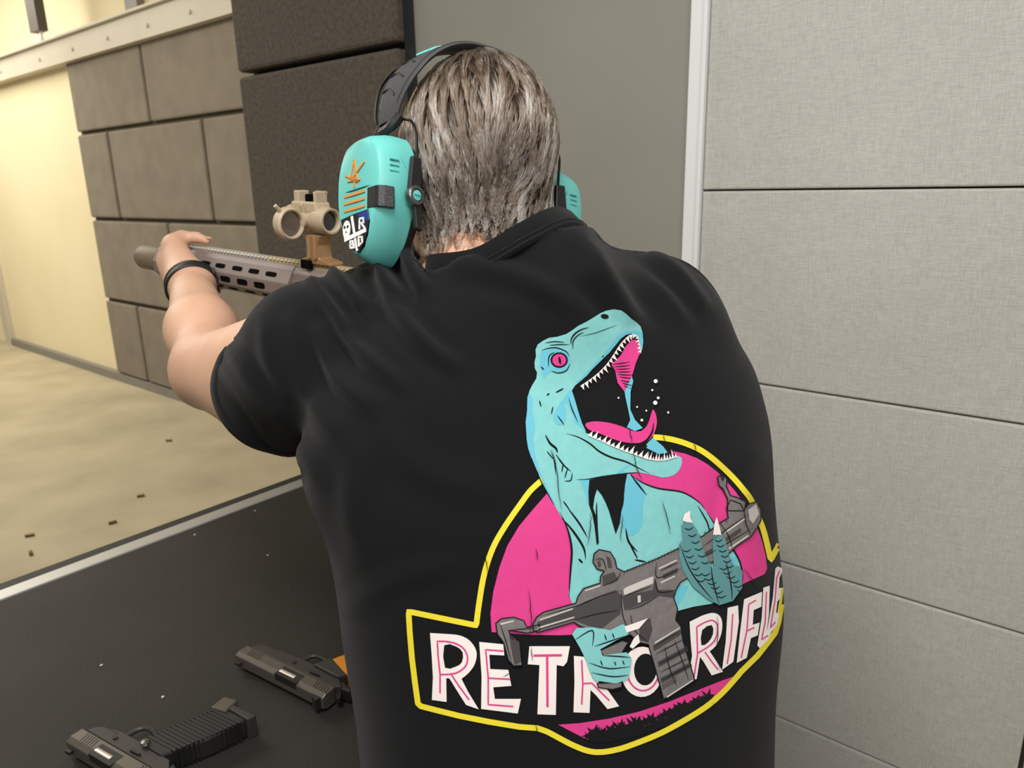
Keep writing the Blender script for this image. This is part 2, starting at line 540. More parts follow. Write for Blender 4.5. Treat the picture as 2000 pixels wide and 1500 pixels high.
# ------------------------------------------------------------------ pistols on the bench
def pistol(muzzle_px, m, L, tg, grip_len, grip_mat, grip_w, label, long_mag, rake=0.40):
    o = on_plane(muzzle_px[0], muzzle_px[1], 2, BZ + 0.0165)
    m = np.array([m[0], m[1], 0.0])
    t = np.array([-m[1], m[0], 0.0])
    fr = Frame(o, m, t)                      # y (gun's left) points down to the bench
    root = empty('pistol', (o[0] - m[0] * 0.1, o[1] - m[1] * 0.1, BZ), label, 'pistol', 'pistols on the bench')
    hw = 0.0125
    top = 0.0245
    # slide: bevelled cross-section lofted along the barrel line
    sec = [(hw, 0.001), (hw, top - 0.007), (hw - 0.004, top), (-hw + 0.004, top), (-hw, top - 0.007), (-hw, 0.001)]
    sl = MB(fr).loft([[(x, y, z) for y, z in sec] for x in (-0.0, -L)]).build('slide', M['gunmetal'], root, smooth=False, bevel=0.0012)
    for i in range(6):                       # front and rear serrations, cut as dark grooves
        x = -0.018 - i * 0.0048
        MB(fr).prism([(x, 0.003), (x + 0.0017, 0.003), (x - 0.0027, top - 0.007), (x - 0.0044, top - 0.007)], -hw - 0.0002, -hw + 0.001).build('serration', M['gundark'], sl, smooth=False)
        x = -L + 0.030 - i * 0.0048
        MB(fr).prism([(x, 0.003), (x + 0.0017, 0.003), (x - 0.0027, top - 0.007), (x - 0.0044, top - 0.007)], -hw - 0.0002, -hw + 0.001).build('serration', M['gundark'], sl, smooth=False)
    xe = -tg + 0.026
    MB(fr).box((xe - 0.045, -hw - 0.0003, 0.006), (xe, -0.002, top + 0.0004)).build('ejection_port', M['gundark'], sl, smooth=False)
    MB(fr).tube([(xe - 0.002, -0.0065, 0.0155), (xe - 0.034, -0.0065, 0.0155)], [0.0072, 0.0072], 14).build('barrel_hood', M['barrel'], sl)
    MB(fr).box((-0.016, -0.0022, top - 0.001), (-0.006, 0.0022, top + 0.006)).build('front_sight', M['gundark'], sl, smooth=False)
    MB(fr).prism([(-L + 0.004, top - 0.001), (-L + 0.022, top - 0.001), (-L + 0.018, top + 0.004), (-L + 0.006, top + 0.008)], -0.009, 0.009).build('rear_sight', M['gundark'], sl, smooth=False)
    MB(fr).lathe([(0.002, 0.0065), (0.002, 0.0048), (-0.004, 0.0048)], (0, 0, 0.012), 'x', 14).build('muzzle', M['barrel'], sl)
    # frame and dust cover with rail notches
    fm = MB(fr).prism([(-0.006, 0.0), (-L + 0.002, 0.0), (-L - 0.006, -0.006), (-L + 0.012, -0.019), (-tg - 0.02, -0.021), (-tg + 0.024, -0.021), (-0.022, -0.0155), (-0.012, -0.009)], -0.0115, 0.0115).build('frame', M['gunframe'], root, smooth=False, bevel=0.001)
    for i in range(4):
        MB(fr).box((-0.026 - i * 0.008, -0.0119, -0.0163), (-0.022 - i * 0.008, 0.0119, -0.0145)).build('rail_notch', M['gundark'], fm, smooth=False)
    MB(fr).lathe([(-0.0135, 0.0), (-0.0134, 0.0032), (-0.011, 0.0032)], (-tg + 0.022, 0, -0.009), 'y', 12).build('frame_pin', M['gundark'], fm)
    MB(fr).prism([(-tg - 0.018, -0.003), (-tg - 0.035, -0.004), (-tg - 0.036, -0.0065), (-tg - 0.018, -0.0075)], -0.0145, -0.0115).build('slide_stop', M['gundark'], fm, smooth=False)
    # trigger guard and trigger
    g = [(-tg + 0.026, -0.019), (-tg + 0.024, -0.040), (-tg + 0.014, -0.048), (-tg - 0.006, -0.047), (-tg - 0.018, -0.040), (-tg - 0.022, -0.026)]
    MB(fr).tube([(a, 0, b) for a, b in catmull([np.array(q) for q in g], 5)], 0.0034, 8).build('trigger_guard', M['gunframe'], root)
    MB(fr).tube([(-tg - 0.004, 0, -0.02), (-tg - 0.001, 0, -0.029), (-tg - 0.005, 0, -0.036)], [0.0032, 0.003, 0.0022], 8).build('trigger', M['screw'], root)
    # grip raked back
    gx0, gx1 = -tg - 0.014, -tg - 0.066
    dz = -grip_len * 0.915
    dx = -grip_len * rake
    prof = [(gx0, -0.018), (gx0 + dx * 0.35 + 0.002, -0.018 + dz * 0.35), (gx0 + dx, -0.018 + dz), (gx1 + dx + 0.004, -0.018 + dz * 0.98),
            (gx1 + dx * 0.5 - 0.003, -0.018 + dz * 0.5), (gx1 + 0.006, -0.016)]
    gp = MB(fr).prism(prof, -grip_w, grip_w).build('grip', grip_mat, root, smooth=False, bevel=0.004)
    if not long_mag:
        MB(fr).prism([(gx0 + 0.003, -0.017), (gx0 + dx * 0.26 + 0.003, -0.018 + dz * 0.26), (gx1 + dx * 0.08 - 0.003, -0.018 + dz * 0.08), (gx1 + 0.003, -0.015)], -grip_w - 0.0016, grip_w + 0.0016).build('grip_tang', M['gunframe'], root, smooth=False, bevel=0.002)
    ribs = 15 if long_mag else 0
    for i in range(ribs):
        f0 = 0.12 + 0.8 * i / ribs
        xa, xb = gx0 + dx * f0 + 0.0012, gx1 + dx * f0 - 0.001
        zc = -0.018 + dz * f0
        MB(fr).box((xb, -grip_w - 0.0008, zc - 0.0016), (xa, grip_w + 0.0008, zc + 0.0016)).build('grip_rib', M['gundark'] if long_mag else grip_mat, gp, smooth=False)
    MB(fr).prism([(gx0 + dx + 0.006, -0.018 + dz), (gx0 + dx + 0.003, -0.026 + dz), (gx1 + dx - 0.004, -0.026 + dz), (gx1 + dx, -0.014 + dz)], -grip_w - 0.0015, grip_w + 0.0015).build('magazine_base', M['gunframe'] if long_mag else M['gundark'], root, smooth=False, bevel=0.002)
    if long_mag:
        MB(fr).lathe([(-grip_w - 0.004, 0.0), (-grip_w - 0.003, 0.005), (-grip_w, 0.0065)], (gx0 - 0.012, 0, -0.020), 'y', 14).build('magazine_catch', M['screw'], root)
        MB(fr).prism([(gx0 + dx + 0.011, -0.006 + dz), (gx0 + dx + 0.012, -0.030 + dz), (gx0 + dx - 0.010, -0.034 + dz), (gx0 + dx - 0.014, -0.010 + dz)], -grip_w - 0.003, 0.006).build('magwell', M['gunmetal'], root, smooth=False, bevel=0.002)
    # hammer and beavertail
    MB(fr).prism([(-L - 0.002, 0.003), (-L - 0.012, 0.010), (-L - 0.015, 0.006), (-L - 0.006, -0.006)], -0.004, 0.004).build('hammer', M['gundark'], root, smooth=False)
    MB(fr).prism([(-L + 0.004, -0.004), (-L - 0.020, -0.006), (-L - 0.022, -0.010), (-L + 0.006, -0.020)], -0.009, 0.009).build('beavertail', M['gundark'], root, smooth=False, bevel=0.002)
    return root


pistol((486, 1273), (-0.112, 0.994), 0.192, 0.118, 0.105, M['grip_orange'], 0.0145, 'pistol with an orange grip lying half behind the black shirt', False)
pistol((166, 1436), (-0.166, 0.986), 0.165, 0.078, 0.108, M['gundark'], 0.0150, 'pistol with a long ribbed black grip at the bottom edge of the bench', True)

# ------------------------------------------------------------------ rifle
RA, RB = W(640, 517, 1.166), W(400, 482, 1.362)
RF = Frame(RA, RB - RA)


def rx(px, z=0.0, y=0.0):
    lo, hi = -0.6, 0.9
    for _ in range(40):
        mid = (lo + hi) / 2
        if PX(RF(np.array([mid, y, z])))[0] > px:
            lo = mid
        else:
            hi = mid
    return (lo + hi) / 2


rifle = empty('rifle', RF(np.array([0.0, 0, -0.03])), 'grey brown carbine with slotted handguard and tan red dot sight held by the shooter', 'rifle')
x_hg0, x_hg1 = rx(560, -0.03, 0.03), rx(322, -0.01)
hs = [(0.010, -0.007), (0.017, -0.014), (0.030, -0.035), (0.029, -0.055), (0.015, -0.068), (-0.015, -0.068), (-0.029, -0.055), (-0.030, -0.035), (-0.017, -0.014), (-0.010, -0.007)]
hg = MB(RF).loft([[(x, y * s, -0.037 + (z + 0.037) * s) for y, z in hs] for x, s in ((x_hg0, 1), (x_hg1 - 0.004, 1), (x_hg1, 0.93))]).build('handguard', M['rifle_grey'], rifle, smooth=False, bevel=0.0012)


def slot(x, c, n, ln, hgt):
    """rounded dark slot lying on a handguard flat; c = (y, z) centre, n = outward normal in y,z"""
    n = np.array(n, float) / np.hypot(*n)
    t = np.array([-n[1], n[0]])
    ring = []
    for k in range(12):
        a = 2 * math.pi * k / 12
        sx, sy = math.cos(a), math.sin(a)
        sx = math.copysign(abs(sx) ** 0.45, sx) * ln / 2
        sy = math.copysign(abs(sy) ** 0.45, sy) * hgt / 2
        ring.append((sx, sy))
    mk = lambda d: [(x + a, c[0] + t[0] * b + n[0] * d, c[1] + t[1] * b + n[1] * d) for a, b in ring]
    MB(RF).loft([mk(-0.002), mk(0.0005)]).build('vent_slot', M['slot'], hg, smooth=False)


xs1 = [rx(p, -0.025, 0.024) for p in (430, 463, 495.5, 529)]
xs2 = [rx(p, -0.045, 0.0295) for p in (440, 473, 506.5)]
for x in xs1 + [xs1[0] + 0.046, xs1[0] + 0.092, xs1[0] + 0.138]:
    for s in (1, -1):
        slot(x, (0.0235 * s, -0.0245), (0.021 * s, 0.013), 0.029, 0.0085)
for x in xs2 + [xs2[0] + 0.046, xs2[0] + 0.092, xs2[0] + 0.138]:
    for s in (1, -1):
        slot(x, (0.0295 * s, -0.045), (1 * s, -0.05), 0.030, 0.0105)
        slot(x - 0.01, (0.022 * s, -0.0615), (0.013 * s, -0.014), 0.028, 0.006)


def rail(x0, x1, material, name):
    b = MB(RF).box((x0, -0.0078, -0.010), (x1, 0.0078, -0.003))
    x = x0 + 0.002
    while x < x1 - 0.006:
        b.prism([(0.0106, -0.0022), (0.0078, 0.0), (-0.0078, 0.0), (-0.0106, -0.0022), (-0.0078, -0.0045), (0.0078, -0.0045)], x, x + 0.0055, 'x')
        x += 0.0100
    b.build(name, material, rifle, smooth=False)


xr = rx(532)
rail(xr, x_hg1 + 0.002, M['rail'], 'rail_front')
rail(-0.24, xr, M['rail2'], 'rail_rear')
rc = [(0.012, -0.009), (0.0185, -0.018), (0.0185, -0.046), (0.012, -0.056), (-0.012, -0.056), (-0.0185, -0.046), (-0.0185, -0.018), (-0.012, -0.009)]
MB(RF).loft([[(x, y, z) for y, z in rc] for x in (-0.24, x_hg0 - 0.001)]).build('upper_receiver', M['rifle_grey'], rifle, smooth=False, bevel=0.0015)
MB(RF).lathe([(0, 0.0195), (-0.014, 0.0195)], (x_hg0, 0, -0.034), 'x', 16).build('barrel_nut', M['rifle_grey'], rifle)
MB(RF).lathe([(0.0, 0.004), (0.0035, 0.0035)], (x_hg0 - 0.045, 0.0185, -0.022), 'y', 12).build('takedown_pin', M['rail2'], rifle)
MB(RF).prism([(-0.24, -0.056), (0.03, -0.056), (0.03, -0.085), (-0.05, -0.092), (-0.10, -0.080), (-0.24, -0.080)], -0.0125, 0.0125).build('lower_receiver', M['rifle_grey'], rifle, smooth=False, bevel=0.002)
MB(RF).prism([(0.015, -0.085), (-0.05, -0.090), (-0.045, -0.15), (-0.02, -0.22), (0.045, -0.205), (0.02, -0.14)], -0.011, 0.011).build('magazine', M['blackp'], rifle, smooth=False, bevel=0.003)
MB(RF).prism([(-0.165, -0.078), (-0.205, -0.078), (-0.245, -0.165), (-0.205, -0.172)], -0.0135, 0.0135).build('pistol_grip', M['blackp'], rifle, smooth=False, bevel=0.005)
MB(RF).tube([(-0.075, 0, -0.083), (-0.09, 0, -0.112), (-0.14, 0, -0.112), (-0.165, 0, -0.083)], 0.0035, 8).build('trigger_guard', M['rifle_grey'], rifle)
MB(RF).lathe([(-0.24, 0.0145), (-0.36, 0.0145)], (0, 0, -0.034), 'x', 18).build('buffer_tube', M['blackp'], rifle)
MB(RF).prism([(-0.30, -0.018), (-0.395, -0.018), (-0.405, -0.12), (-0.385, -0.12), (-0.35, -0.062), (-0.30, -0.052)], -0.018, 0.018).build('stock', M['blackp'], rifle, smooth=False, bevel=0.004)
x_c0, x_c1 = rx(328, -0.034), rx(282, -0.034)
MB(RF).lathe([(x_hg1 - 0.03, 0.010), (x_c0 + 0.01, 0.010)], (0, 0, -0.036), 'x', 16).build('barrel', M['screw'], rifle)
cn = MB(RF).lathe([(x_c0, 0.012), (x_c0, 0.0215), (x_c0 + 0.008, 0.0245), (x_c1 - 0.006, 0.0245), (x_c1, 0.0225), (x_c1, 0.008), (x_c1 - 0.02, 0.006)], (0, 0, -0.038), 'x', 28).build('muzzle_can', M['can'], rifle)
for k in range(3):
    MB(RF).box((x_c0 - 0.016 - 0.0, -0.004 + 0.018 * math.cos(k * 2.09), -0.042 + 0.018 * math.sin(k * 2.09)), (x_c0 + 0.002, 0.004 + 0.018 * math.cos(k * 2.09), -0.034 + 0.018 * math.sin(k * 2.09))).build('brake_tine', M['screw'], cn, smooth=False)

# sight: riser mount, tube, turret ears, open flip cap
zc = 0.068
op = MB(RF).lathe([(-0.006, 0.0150), (-0.014, 0.0152), (-0.016, 0.0170), (-0.016, 0.0195), (-0.006, 0.0212), (0.010, 0.0205), (0.018, 0.0185), (0.050, 0.0185), (0.058, 0.0215), (0.080, 0.0215), (0.080, 0.016), (0.07, 0.015)], (0, 0, zc), 'x', 32).build('sight_tube', M['fde'], rifle)
MB(RF).lathe([(-0.0075, 0.0), (-0.0078, 0.009), (-0.0070, 0.0150), (-0.005, 0.0150)], (0, 0, zc), 'x', 28).build('eyepiece_lens', M['glass'], op)
MB(RF).lathe([(0.0715, 0.0), (0.0715, 0.015), (0.068, 0.015)], (0, 0, zc), 'x', 24).build('front_lens', M['glass'], op)
MB(RF).prism([(0.0, 0.078), (0.066, 0.078), (0.062, 0.096), (0.005, 0.096)], -0.015, 0.015).build('turret_block', M['fde'], op, smooth=False, bevel=0.003)
for xa, xb, w in ((0.048, 0.060, 0.011), (0.006, 0.012, 0.012)):
    MB(RF).box((xa, -w, 0.094), (xb, w, 0.112)).build('turret_ear', M['fde'], op, smooth=False, bevel=0.002)
MB(RF).box((0.006, -0.012, 0.108), (0.030, -0.008, 0.112)).build('ear_bridge', M['fde'], op, smooth=False)
MB(RF).lathe([(0.094, 0.009), (0.106, 0.009), (0.107, 0.007)], (0.031, 0, 0), 'z', 12).build('turret_knob', M['slot'], op)
MB(RF).lathe([(0.0165, 0.013), (0.024, 0.013), (0.025, 0.010)], (0.031, 0, zc), 'y', 18).build('battery_cap', M['fde'], op)
cc = (0.030, 0.044, zc - 0.004)
cap = MB(RF).lathe([(0.002, 0.0195), (-0.006, 0.0195), (-0.007, 0.022), (-0.004, 0.0250), (0.006, 0.0255), (0.010, 0.0235), (0.010, 0.0195)], cc, 'x', 36).build('flip_cap', M['fde'], rifle)
MB(RF).lathe([(0.0, 0.0), (-0.0005, 0.0196), (0.0015, 0.0196)], cc, 'x', 28).build('cap_lens', M['cap_glass'], cap)
MB(RF).box((cc[0] - 0.004, cc[1] - 0.031, zc - 0.008), (cc[0] + 0.008, cc[1] - 0.022, zc + 0.008)).build('hinge', M['fde'], cap, smooth=False, bevel=0.0015)
MB(RF).tube([(cc[0] - 0.004, cc[1] - 0.020, zc + 0.024), (cc[0] - 0.004, cc[1] - 0.028, zc + 0.006)], 0.0032, 8).build('hinge_pin', M['fde'], cap)
MB(RF).tube([(cc[0], cc[1] + 0.016, zc + 0.016), (cc[0], cc[1] + 0.024, zc + 0.024)], 0.0032, 8).build('lift_tab', M['fde'], cap)
mt = MB(RF).prism([(-0.012, 0.0), (0.046, 0.0), (0.046, 0.007), (0.034, 0.010), (0.031, 0.030), (0.040, 0.046), (0.000, 0.046), (0.006, 0.030), (0.004, 0.010), (-0.020, 0.006), (-0.022, 0.0)], -0.014, 0.014).build('sight_mount', M['fde2'], rifle, smooth=False, bevel=0.002)
for x in (0.010, 0.024):
    MB(RF).tube([(x, 0.0145, 0.010), (x, 0.0145, 0.044)], 0.0042, 10).build('mount_rib', M['fde2'], mt)
MB(RF).box((0.020, 0.012, -0.008), (0.044, 0.019, 0.006)).build('clamp_lever', M['slot'], mt, smooth=False, bevel=0.002)

# ------------------------------------------------------------------ signed-distance modelling of the figure
HD = math.radians(24.3)
Fw = np.array([math.sin(HD), math.cos(HD), 0.0])
Rt = np.array([math.cos(HD), -math.sin(HD), 0.0])
Up = np.array([0.0, 0.0, 1.0])
N = W(975, 470, 0.86)                        # neck base
BF = lambda u, v, z: N + u * Rt + v * Fw + z * Up


def smin(a, b, k):
    h = np.clip(0.5 + 0.5 * (b - a) / k, 0, 1)
    return b * (1 - h) + a * h - k * h * (1 - h)


def cone(a, b, ra, rb):
    a, b = np.array(a, float), np.array(b, float)
    ba = b - a
    L = ba @ ba
    def fn(P):
        t = np.clip((P - a) @ ba / L, 0, 1)
        return np.linalg.norm(P - a - t[..., None] * ba, axis=-1) - (ra + (rb - ra) * t)
    return fn


def ellips(c, axes, r):
    A = np.array(axes, float)
    r = np.array(r, float)
    c = np.array(c, float)
    def fn(P):
        q = ((P - c) @ A.T) / r
        l = np.linalg.norm(q, axis=-1)
        g = np.linalg.norm(q / r, axis=-1) + 1e-9
        return l * (l - 1) / g
    return fn


def union(prims, P):
    d = None
    for fn, k in prims:
        e = fn(P)
        d = e if d is None else smin(d, e, k)
    return d


def mesh_sdf(prims, lo, hi, h, post=None, relax=2):
    """sparse surface nets: only 16-cell blocks near the surface are sampled"""
    lo = np.array(lo, float)
    hi = np.array(hi, float)
    n = 16
    nb = np.ceil((hi - lo) / (h * n)).astype(int)
    dims = nb * n + 3
    rad = h * n * 0.87
    ids, pos, quads = [], [], []
    key = lambda i, j, k: ((i + 1) * dims[1] + (j + 1)) * dims[2] + (k + 1)
    ar = np.arange(n + 1)
    def ev(P, act):
        d = union(act, P)
        return post(P, d) if post else d
    for bi in range(nb[0]):
        for bj in range(nb[1]):
            for bk in range(nb[2]):
                c = lo + (np.array([bi, bj, bk]) + 0.5) * n * h
                act = [(f_, k) for f_, k in prims if f_(c[None])[0] < rad * 1.5 + 0.06]
                if not act:
                    continue
                if abs(union(act, c[None])[0]) > rad * 2.0 + 0.03:
                    continue
                I = np.stack(np.meshgrid(bi * n + ar, bj * n + ar, bk * n + ar, indexing='ij'), -1)
                V = ev(lo + I * h, act)
                S = V < 0
                if S.all() or not S.any():
                    continue
                cnt = sum(S[a:n + a, b:n + b, c_:n + c_].astype(int) for a in (0, 1) for b in (0, 1) for c_ in (0, 1))
                cells = np.argwhere((cnt > 0) & (cnt < 8))
                if len(cells):
                    acc = np.zeros((len(cells), 3))
                    num = np.zeros(len(cells))
                    for ax in range(3):
                        for a in (0, 1):
                            for b in (0, 1):
                                o0 = np.zeros(3, int)
                                o0[(ax + 1) % 3], o0[(ax + 2) % 3] = a, b
                                o1 = o0.copy()
                                o1[ax] = 1
                                p0, p1 = cells + o0, cells + o1
                                v0 = V[p0[:, 0], p0[:, 1], p0[:, 2]]
                                v1 = V[p1[:, 0], p1[:, 1], p1[:, 2]]
                                x = (v0 < 0) != (v1 < 0)
                                t = np.where(x, v0 / np.where(x, v0 - v1, 1), 0)
                                acc += np.where(x[:, None], p0 + (p1 - p0) * t[:, None], 0)
                                num += x
                    g = cells + np.array([bi, bj, bk]) * n
                    ids.append(key(g[:, 0], g[:, 1], g[:, 2]))
                    pos.append(lo + (acc / num[:, None] + np.array([bi, bj, bk]) * n) * h)
                for ax in range(3):
                    s0 = S[:n, :n, :n]
                    s1 = S[1:n + 1, :n, :n] if ax == 0 else (S[:n, 1:n + 1, :n] if ax == 1 else S[:n, :n, 1:n + 1])
                    e = np.argwhere(s0 != s1)
                    if not len(e):
                        continue
                    fl = s0[e[:, 0], e[:, 1], e[:, 2]]
                    g = e + np.array([bi, bj, bk]) * n
                    b_, c_ = (ax + 1) % 3, (ax + 2) % 3
                    q = []
                    for (db, dc) in ((-1, -1), (0, -1), (0, 0), (-1, 0)):
                        t = g.copy()
                        t[:, b_] += db
                        t[:, c_] += dc
                        q.append(key(t[:, 0], t[:, 1], t[:, 2]))
                    q = np.stack(q, 1)
                    q[~fl] = q[~fl][:, ::-1]
                    quads.append(q)
    ids = np.concatenate(ids)
    pos = np.concatenate(pos)
    quads = np.concatenate(quads)
    o = np.argsort(ids)
    ids, pos = ids[o], pos[o]
    ix = np.searchsorted(ids, quads)
    ix = np.clip(ix, 0, len(ids) - 1)
    ok = (ids[ix] == quads).all(1)
    F = ix[ok]
    E_ = np.concatenate([F[:, [0, 1]], F[:, [1, 2]], F[:, [2, 3]], F[:, [3, 0]]])
    for _ in range(relax):
        s = np.zeros_like(pos)
        n_ = np.zeros(len(pos))
        np.add.at(s, E_[:, 0], pos[E_[:, 1]])
        np.add.at(n_, E_[:, 0], 1)
        np.add.at(s, E_[:, 1], pos[E_[:, 0]])
        np.add.at(n_, E_[:, 1], 1)
        pos = pos * 0.5 + 0.5 * s / np.maximum(n_, 1)[:, None]
    return pos, F


def vert_normals(v, F):
    nrm = np.zeros_like(v)
    fn = np.cross(v[F[:, 2]] - v[F[:, 0]], v[F[:, 3]] - v[F[:, 1]])
    for k in range(4):
        np.add.at(nrm, F[:, k], fn)
    return nrm / (np.linalg.norm(nrm, axis=1)[:, None] + 1e-12)


person = empty('person', (BF(0, -0.15, 0)[0], BF(0, -0.15, 0)[1], 0.0), 'person in a black printed t-shirt and turquoise ear muffs aiming a rifle down range', 'person')

# ---- joints
SL, HL, EL, WL = W(613, 688, 0.86), W(520, 770, 0.95), W(412, 722, 1.09), W(374, 556, 1.30)
SR, ER = BF(0.203, -0.017, -0.122), BF(0.29, 0.20, -0.30)
HL = HL - (HL - SL) / np.linalg.norm(HL - SL) * 0.012
xh = rx(378, 0.0)
R3 = lambda x, y, z: RF(np.array([x, y, z]))
WR = R3(-0.275, -0.045, -0.150)

ZL = np.array([0.0, 0.06, 0.13, 0.22, 0.32, 0.44, 0.56, 0.68, 0.85])
TA = np.array([0.0712, 0.1749, 0.2619, 0.2965, 0.2826, 0.2752, 0.2559, 0.2475, 0.2393])
TU = np.array([-0.0002, 0.0213, 0.0379, 0.0409, 0.0427, 0.0381, 0.0188, 0.007, -0.0042])
TB = np.array([0.07, 0.105, 0.1305, 0.1548, 0.1703, 0.1804, 0.1845, 0.1852, 0.18])
TV = np.array([0.0, -0.015, -0.03, -0.05, -0.075, -0.105, -0.135, -0.16, -0.18])


def smooth_interp(x, xp, fp):
    """C1 cubic through the stations"""
    m = np.gradient(fp, xp)
    x = np.clip(x, xp[0], xp[-1])
    i = np.clip(np.searchsorted(xp, x) - 1, 0, len(xp) - 2)
    h = xp[i + 1] - xp[i]
    t = (x - xp[i]) / h
    return ((2 * t ** 3 - 3 * t ** 2 + 1) * fp[i] + (t ** 3 - 2 * t ** 2 + t) * h * m[i] + (-2 * t ** 3 + 3 * t ** 2) * fp[i + 1] + (t ** 3 - t ** 2) * h * m[i + 1])


def torso(off=0.0, zbot=0.74):
    def fn(P):
        Q = P - N
        u, v, z = Q @ Rt, Q @ Fw, Q[..., 2]
        a = smooth_interp(-z, ZL, TA) - off
        b = smooth_interp(-z, ZL, TB) - off
        uu = (u - smooth_interp(-z, ZL, TU)) / a
        vv = (v - smooth_interp(-z, ZL, TV)) / b
        r = (np.abs(uu) ** 2.3 + np.abs(vv) ** 2.3) ** (1 / 2.3)
        d = (r - 1) * np.minimum(a, b) * 0.95
        return np.maximum(np.maximum(d, z + off), -z - zbot)
    return fn


# ---- head frame: pitched into the sight, tilted onto the stock
pt, rl = math.radians(13), math.radians(10.5)
HO = W(926, 297, 0.868)
HH = math.radians(17.5)
Fg = np.array([math.sin(HH), math.cos(HH), 0.0])
Rg = np.array([math.cos(HH), -math.sin(HH), 0.0])
Fh = Fg * math.cos(pt) - Up * math.sin(pt)
_u = Up * math.cos(pt) + Fg * math.sin(pt)
Rh = Rg * math.cos(rl) - _u * math.sin(rl)
Uh = _u * math.cos(rl) + Rg * math.sin(rl)
HF = lambda u, v, z: HO + u * Rh + v * Fh + z * Uh
HAX = [Rh, Fh, Uh]
to_head = lambda P: (np.asarray(P) - HO) @ np.array(HAX).T

# ---- body
nb = BF(0, 0, -0.02)
axL = (EL - SL) / np.linalg.norm(EL - SL)
body = [
    (torso(0.022, 0.70), 0.03),
    (cone(nb, SL, 0.034, 0.040), 0.03), (cone(nb, SR, 0.036, 0.06), 0.03),
    (cone(HF(0, -0.026, -0.05), BF(-0.004, -0.014, -0.08), 0.067, 0.078), 0.03),
    (cone(HF(-0.03, -0.060, -0.150), HF(0.03, -0.060, -0.150), 0.026, 0.026), 0.03),
    (ellips(HF(0, -0.008, 0.0), HAX, (0.0785, 0.100, 0.101)), 0.02),
    (ellips(HF(0, 0.040, -0.062), HAX, (0.060, 0.062, 0.082)), 0.03),
    (cone(HF(0, 0.094, -0.030), HF(0, 0.116, -0.066), 0.008, 0.013), 0.010),          # nose
    (cone(HF(-0.032, 0.090, -0.012), HF(0.032, 0.090, -0.012), 0.010, 0.010), 0.015),  # brow
    (cone(HF(-0.020, 0.097, -0.095), HF(0.020, 0.097, -0.095), 0.007, 0.007), 0.010),  # mouth
    (cone(HF(0, 0.088, -0.130), HF(0, 0.080, -0.125), 0.018, 0.018), 0.02),            # chin
    (ellips(HF(-0.078, -0.004, -0.048), HAX, (0.010, 0.020, 0.030)), 0.008),
    (ellips(HF(0.078, -0.004, -0.048), HAX, (0.010, 0.020, 0.030)), 0.008),
    # left arm
    (cone(SL, EL, 0.064, 0.050), 0.03),
    (cone(HL + np.array([0, 0, -0.006]), EL + np.array([0, 0, -0.006]), 0.064, 0.046), 0.03),
    (cone(EL, EL + (WL - EL) * 0.42, 0.045, 0.050), 0.03),
    (cone(EL + (WL - EL) * 0.42, WL, 0.050, 0.034), 0.03),
    # left hand: palm against the handguard, thumb over the rail
    (cone(WL, R3(xh + 0.014, 0.044, -0.020), 0.030, 0.019), 0.02),
    (cone(WL, R3(xh + 0.004, 0.046, -0.042), 0.031, 0.019), 0.02),
    (cone(WL, R3(xh - 0.014, 0.048, -0.058), 0.031, 0.017), 0.02),
    (cone(WL, R3(xh - 0.004, 0.040, 0.004), 0.031, 0.019), 0.02),
    (cone(R3(xh - 0.004, 0.040, 0.004), R3(xh - 0.002, 0.022, 0.016), 0.017, 0.0125), 0.012),
    (cone(R3(xh - 0.002, 0.022, 0.016), R3(xh - 0.020, 0.004, 0.016), 0.0125, 0.0100), 0.006),
    (cone(R3(xh - 0.020, 0.004, 0.016), R3(xh - 0.040, -0.004, 0.011), 0.0100, 0.0075), 0.005),
    # right upper arm, forearm and palm on the pistol grip
    (cone(SR, ER, 0.068, 0.052), 0.03), (cone(ER, WR, 0.052, 0.032), 0.03),
    (cone(WR, R3(-0.215, -0.026, -0.105), 0.031, 0.022), 0.02), (cone(WR, R3(-0.225, -0.024, -0.140), 0.030, 0.020), 0.02),
    (cone(R3(-0.225, -0.022, -0.09), R3(-0.20, 0.014, -0.078), 0.014, 0.010), 0.008), (cone(R3(-0.20, 0.014, -0.078), R3(-0.17, 0.020, -0.082), 0.010, 0.008), 0.005),
]
for dx, zk in ((0.020, -0.030), (0.0, -0.046), (-0.020, -0.058), (-0.042, -0.062)):      # left fingers curl under the handguard
    x = xh + dx
    body += [(cone(R3(x, 0.050, zk), R3(x + 0.004, 0.036, -0.076), 0.0125, 0.0105), 0.008),
             (cone(R3(x + 0.004, 0.036, -0.076), R3(x + 0.0, 0.004, -0.0805), 0.0105, 0.0095), 0.004),
             (cone(R3(x, 0.004, -0.0805), R3(x - 0.004, -0.030, -0.071), 0.0095, 0.0075), 0.004)]
for z in (-0.100, -0.121, -0.142):                                                        # right fingers round the grip
    xg = -0.165 + (z + 0.1) * 0.4
    body += [(cone(R3(xg - 0.03, -0.030, z), R3(xg + 0.022, -0.020, z), 0.0115, 0.010), 0.008),
             (cone(R3(xg + 0.022, -0.020, z), R3(xg + 0.020, 0.016, z), 0.010, 0.009), 0.004),
             (cone(R3(xg + 0.020, 0.016, z), R3(xg - 0.008, 0.024, z), 0.009, 0.0075), 0.004)]
body += [(cone(R3(-0.20, -0.030, -0.082), R3(-0.12, -0.022, -0.078), 0.011, 0.009), 0.008), (cone(R3(-0.12, -0.022, -0.078), R3(-0.10, -0.004, -0.088), 0.009, 0.0075), 0.004)]
bv, bf = mesh_sdf(body, (0.28, -0.05, 0.80), (1.12, 1.48, 1.82), 0.0042, relax=1)
body_o = link('body', bv, bf, M['skin'], person, True, 0)
body_o['label'] = 'fair skin of head, neck, bare left forearm and hands'
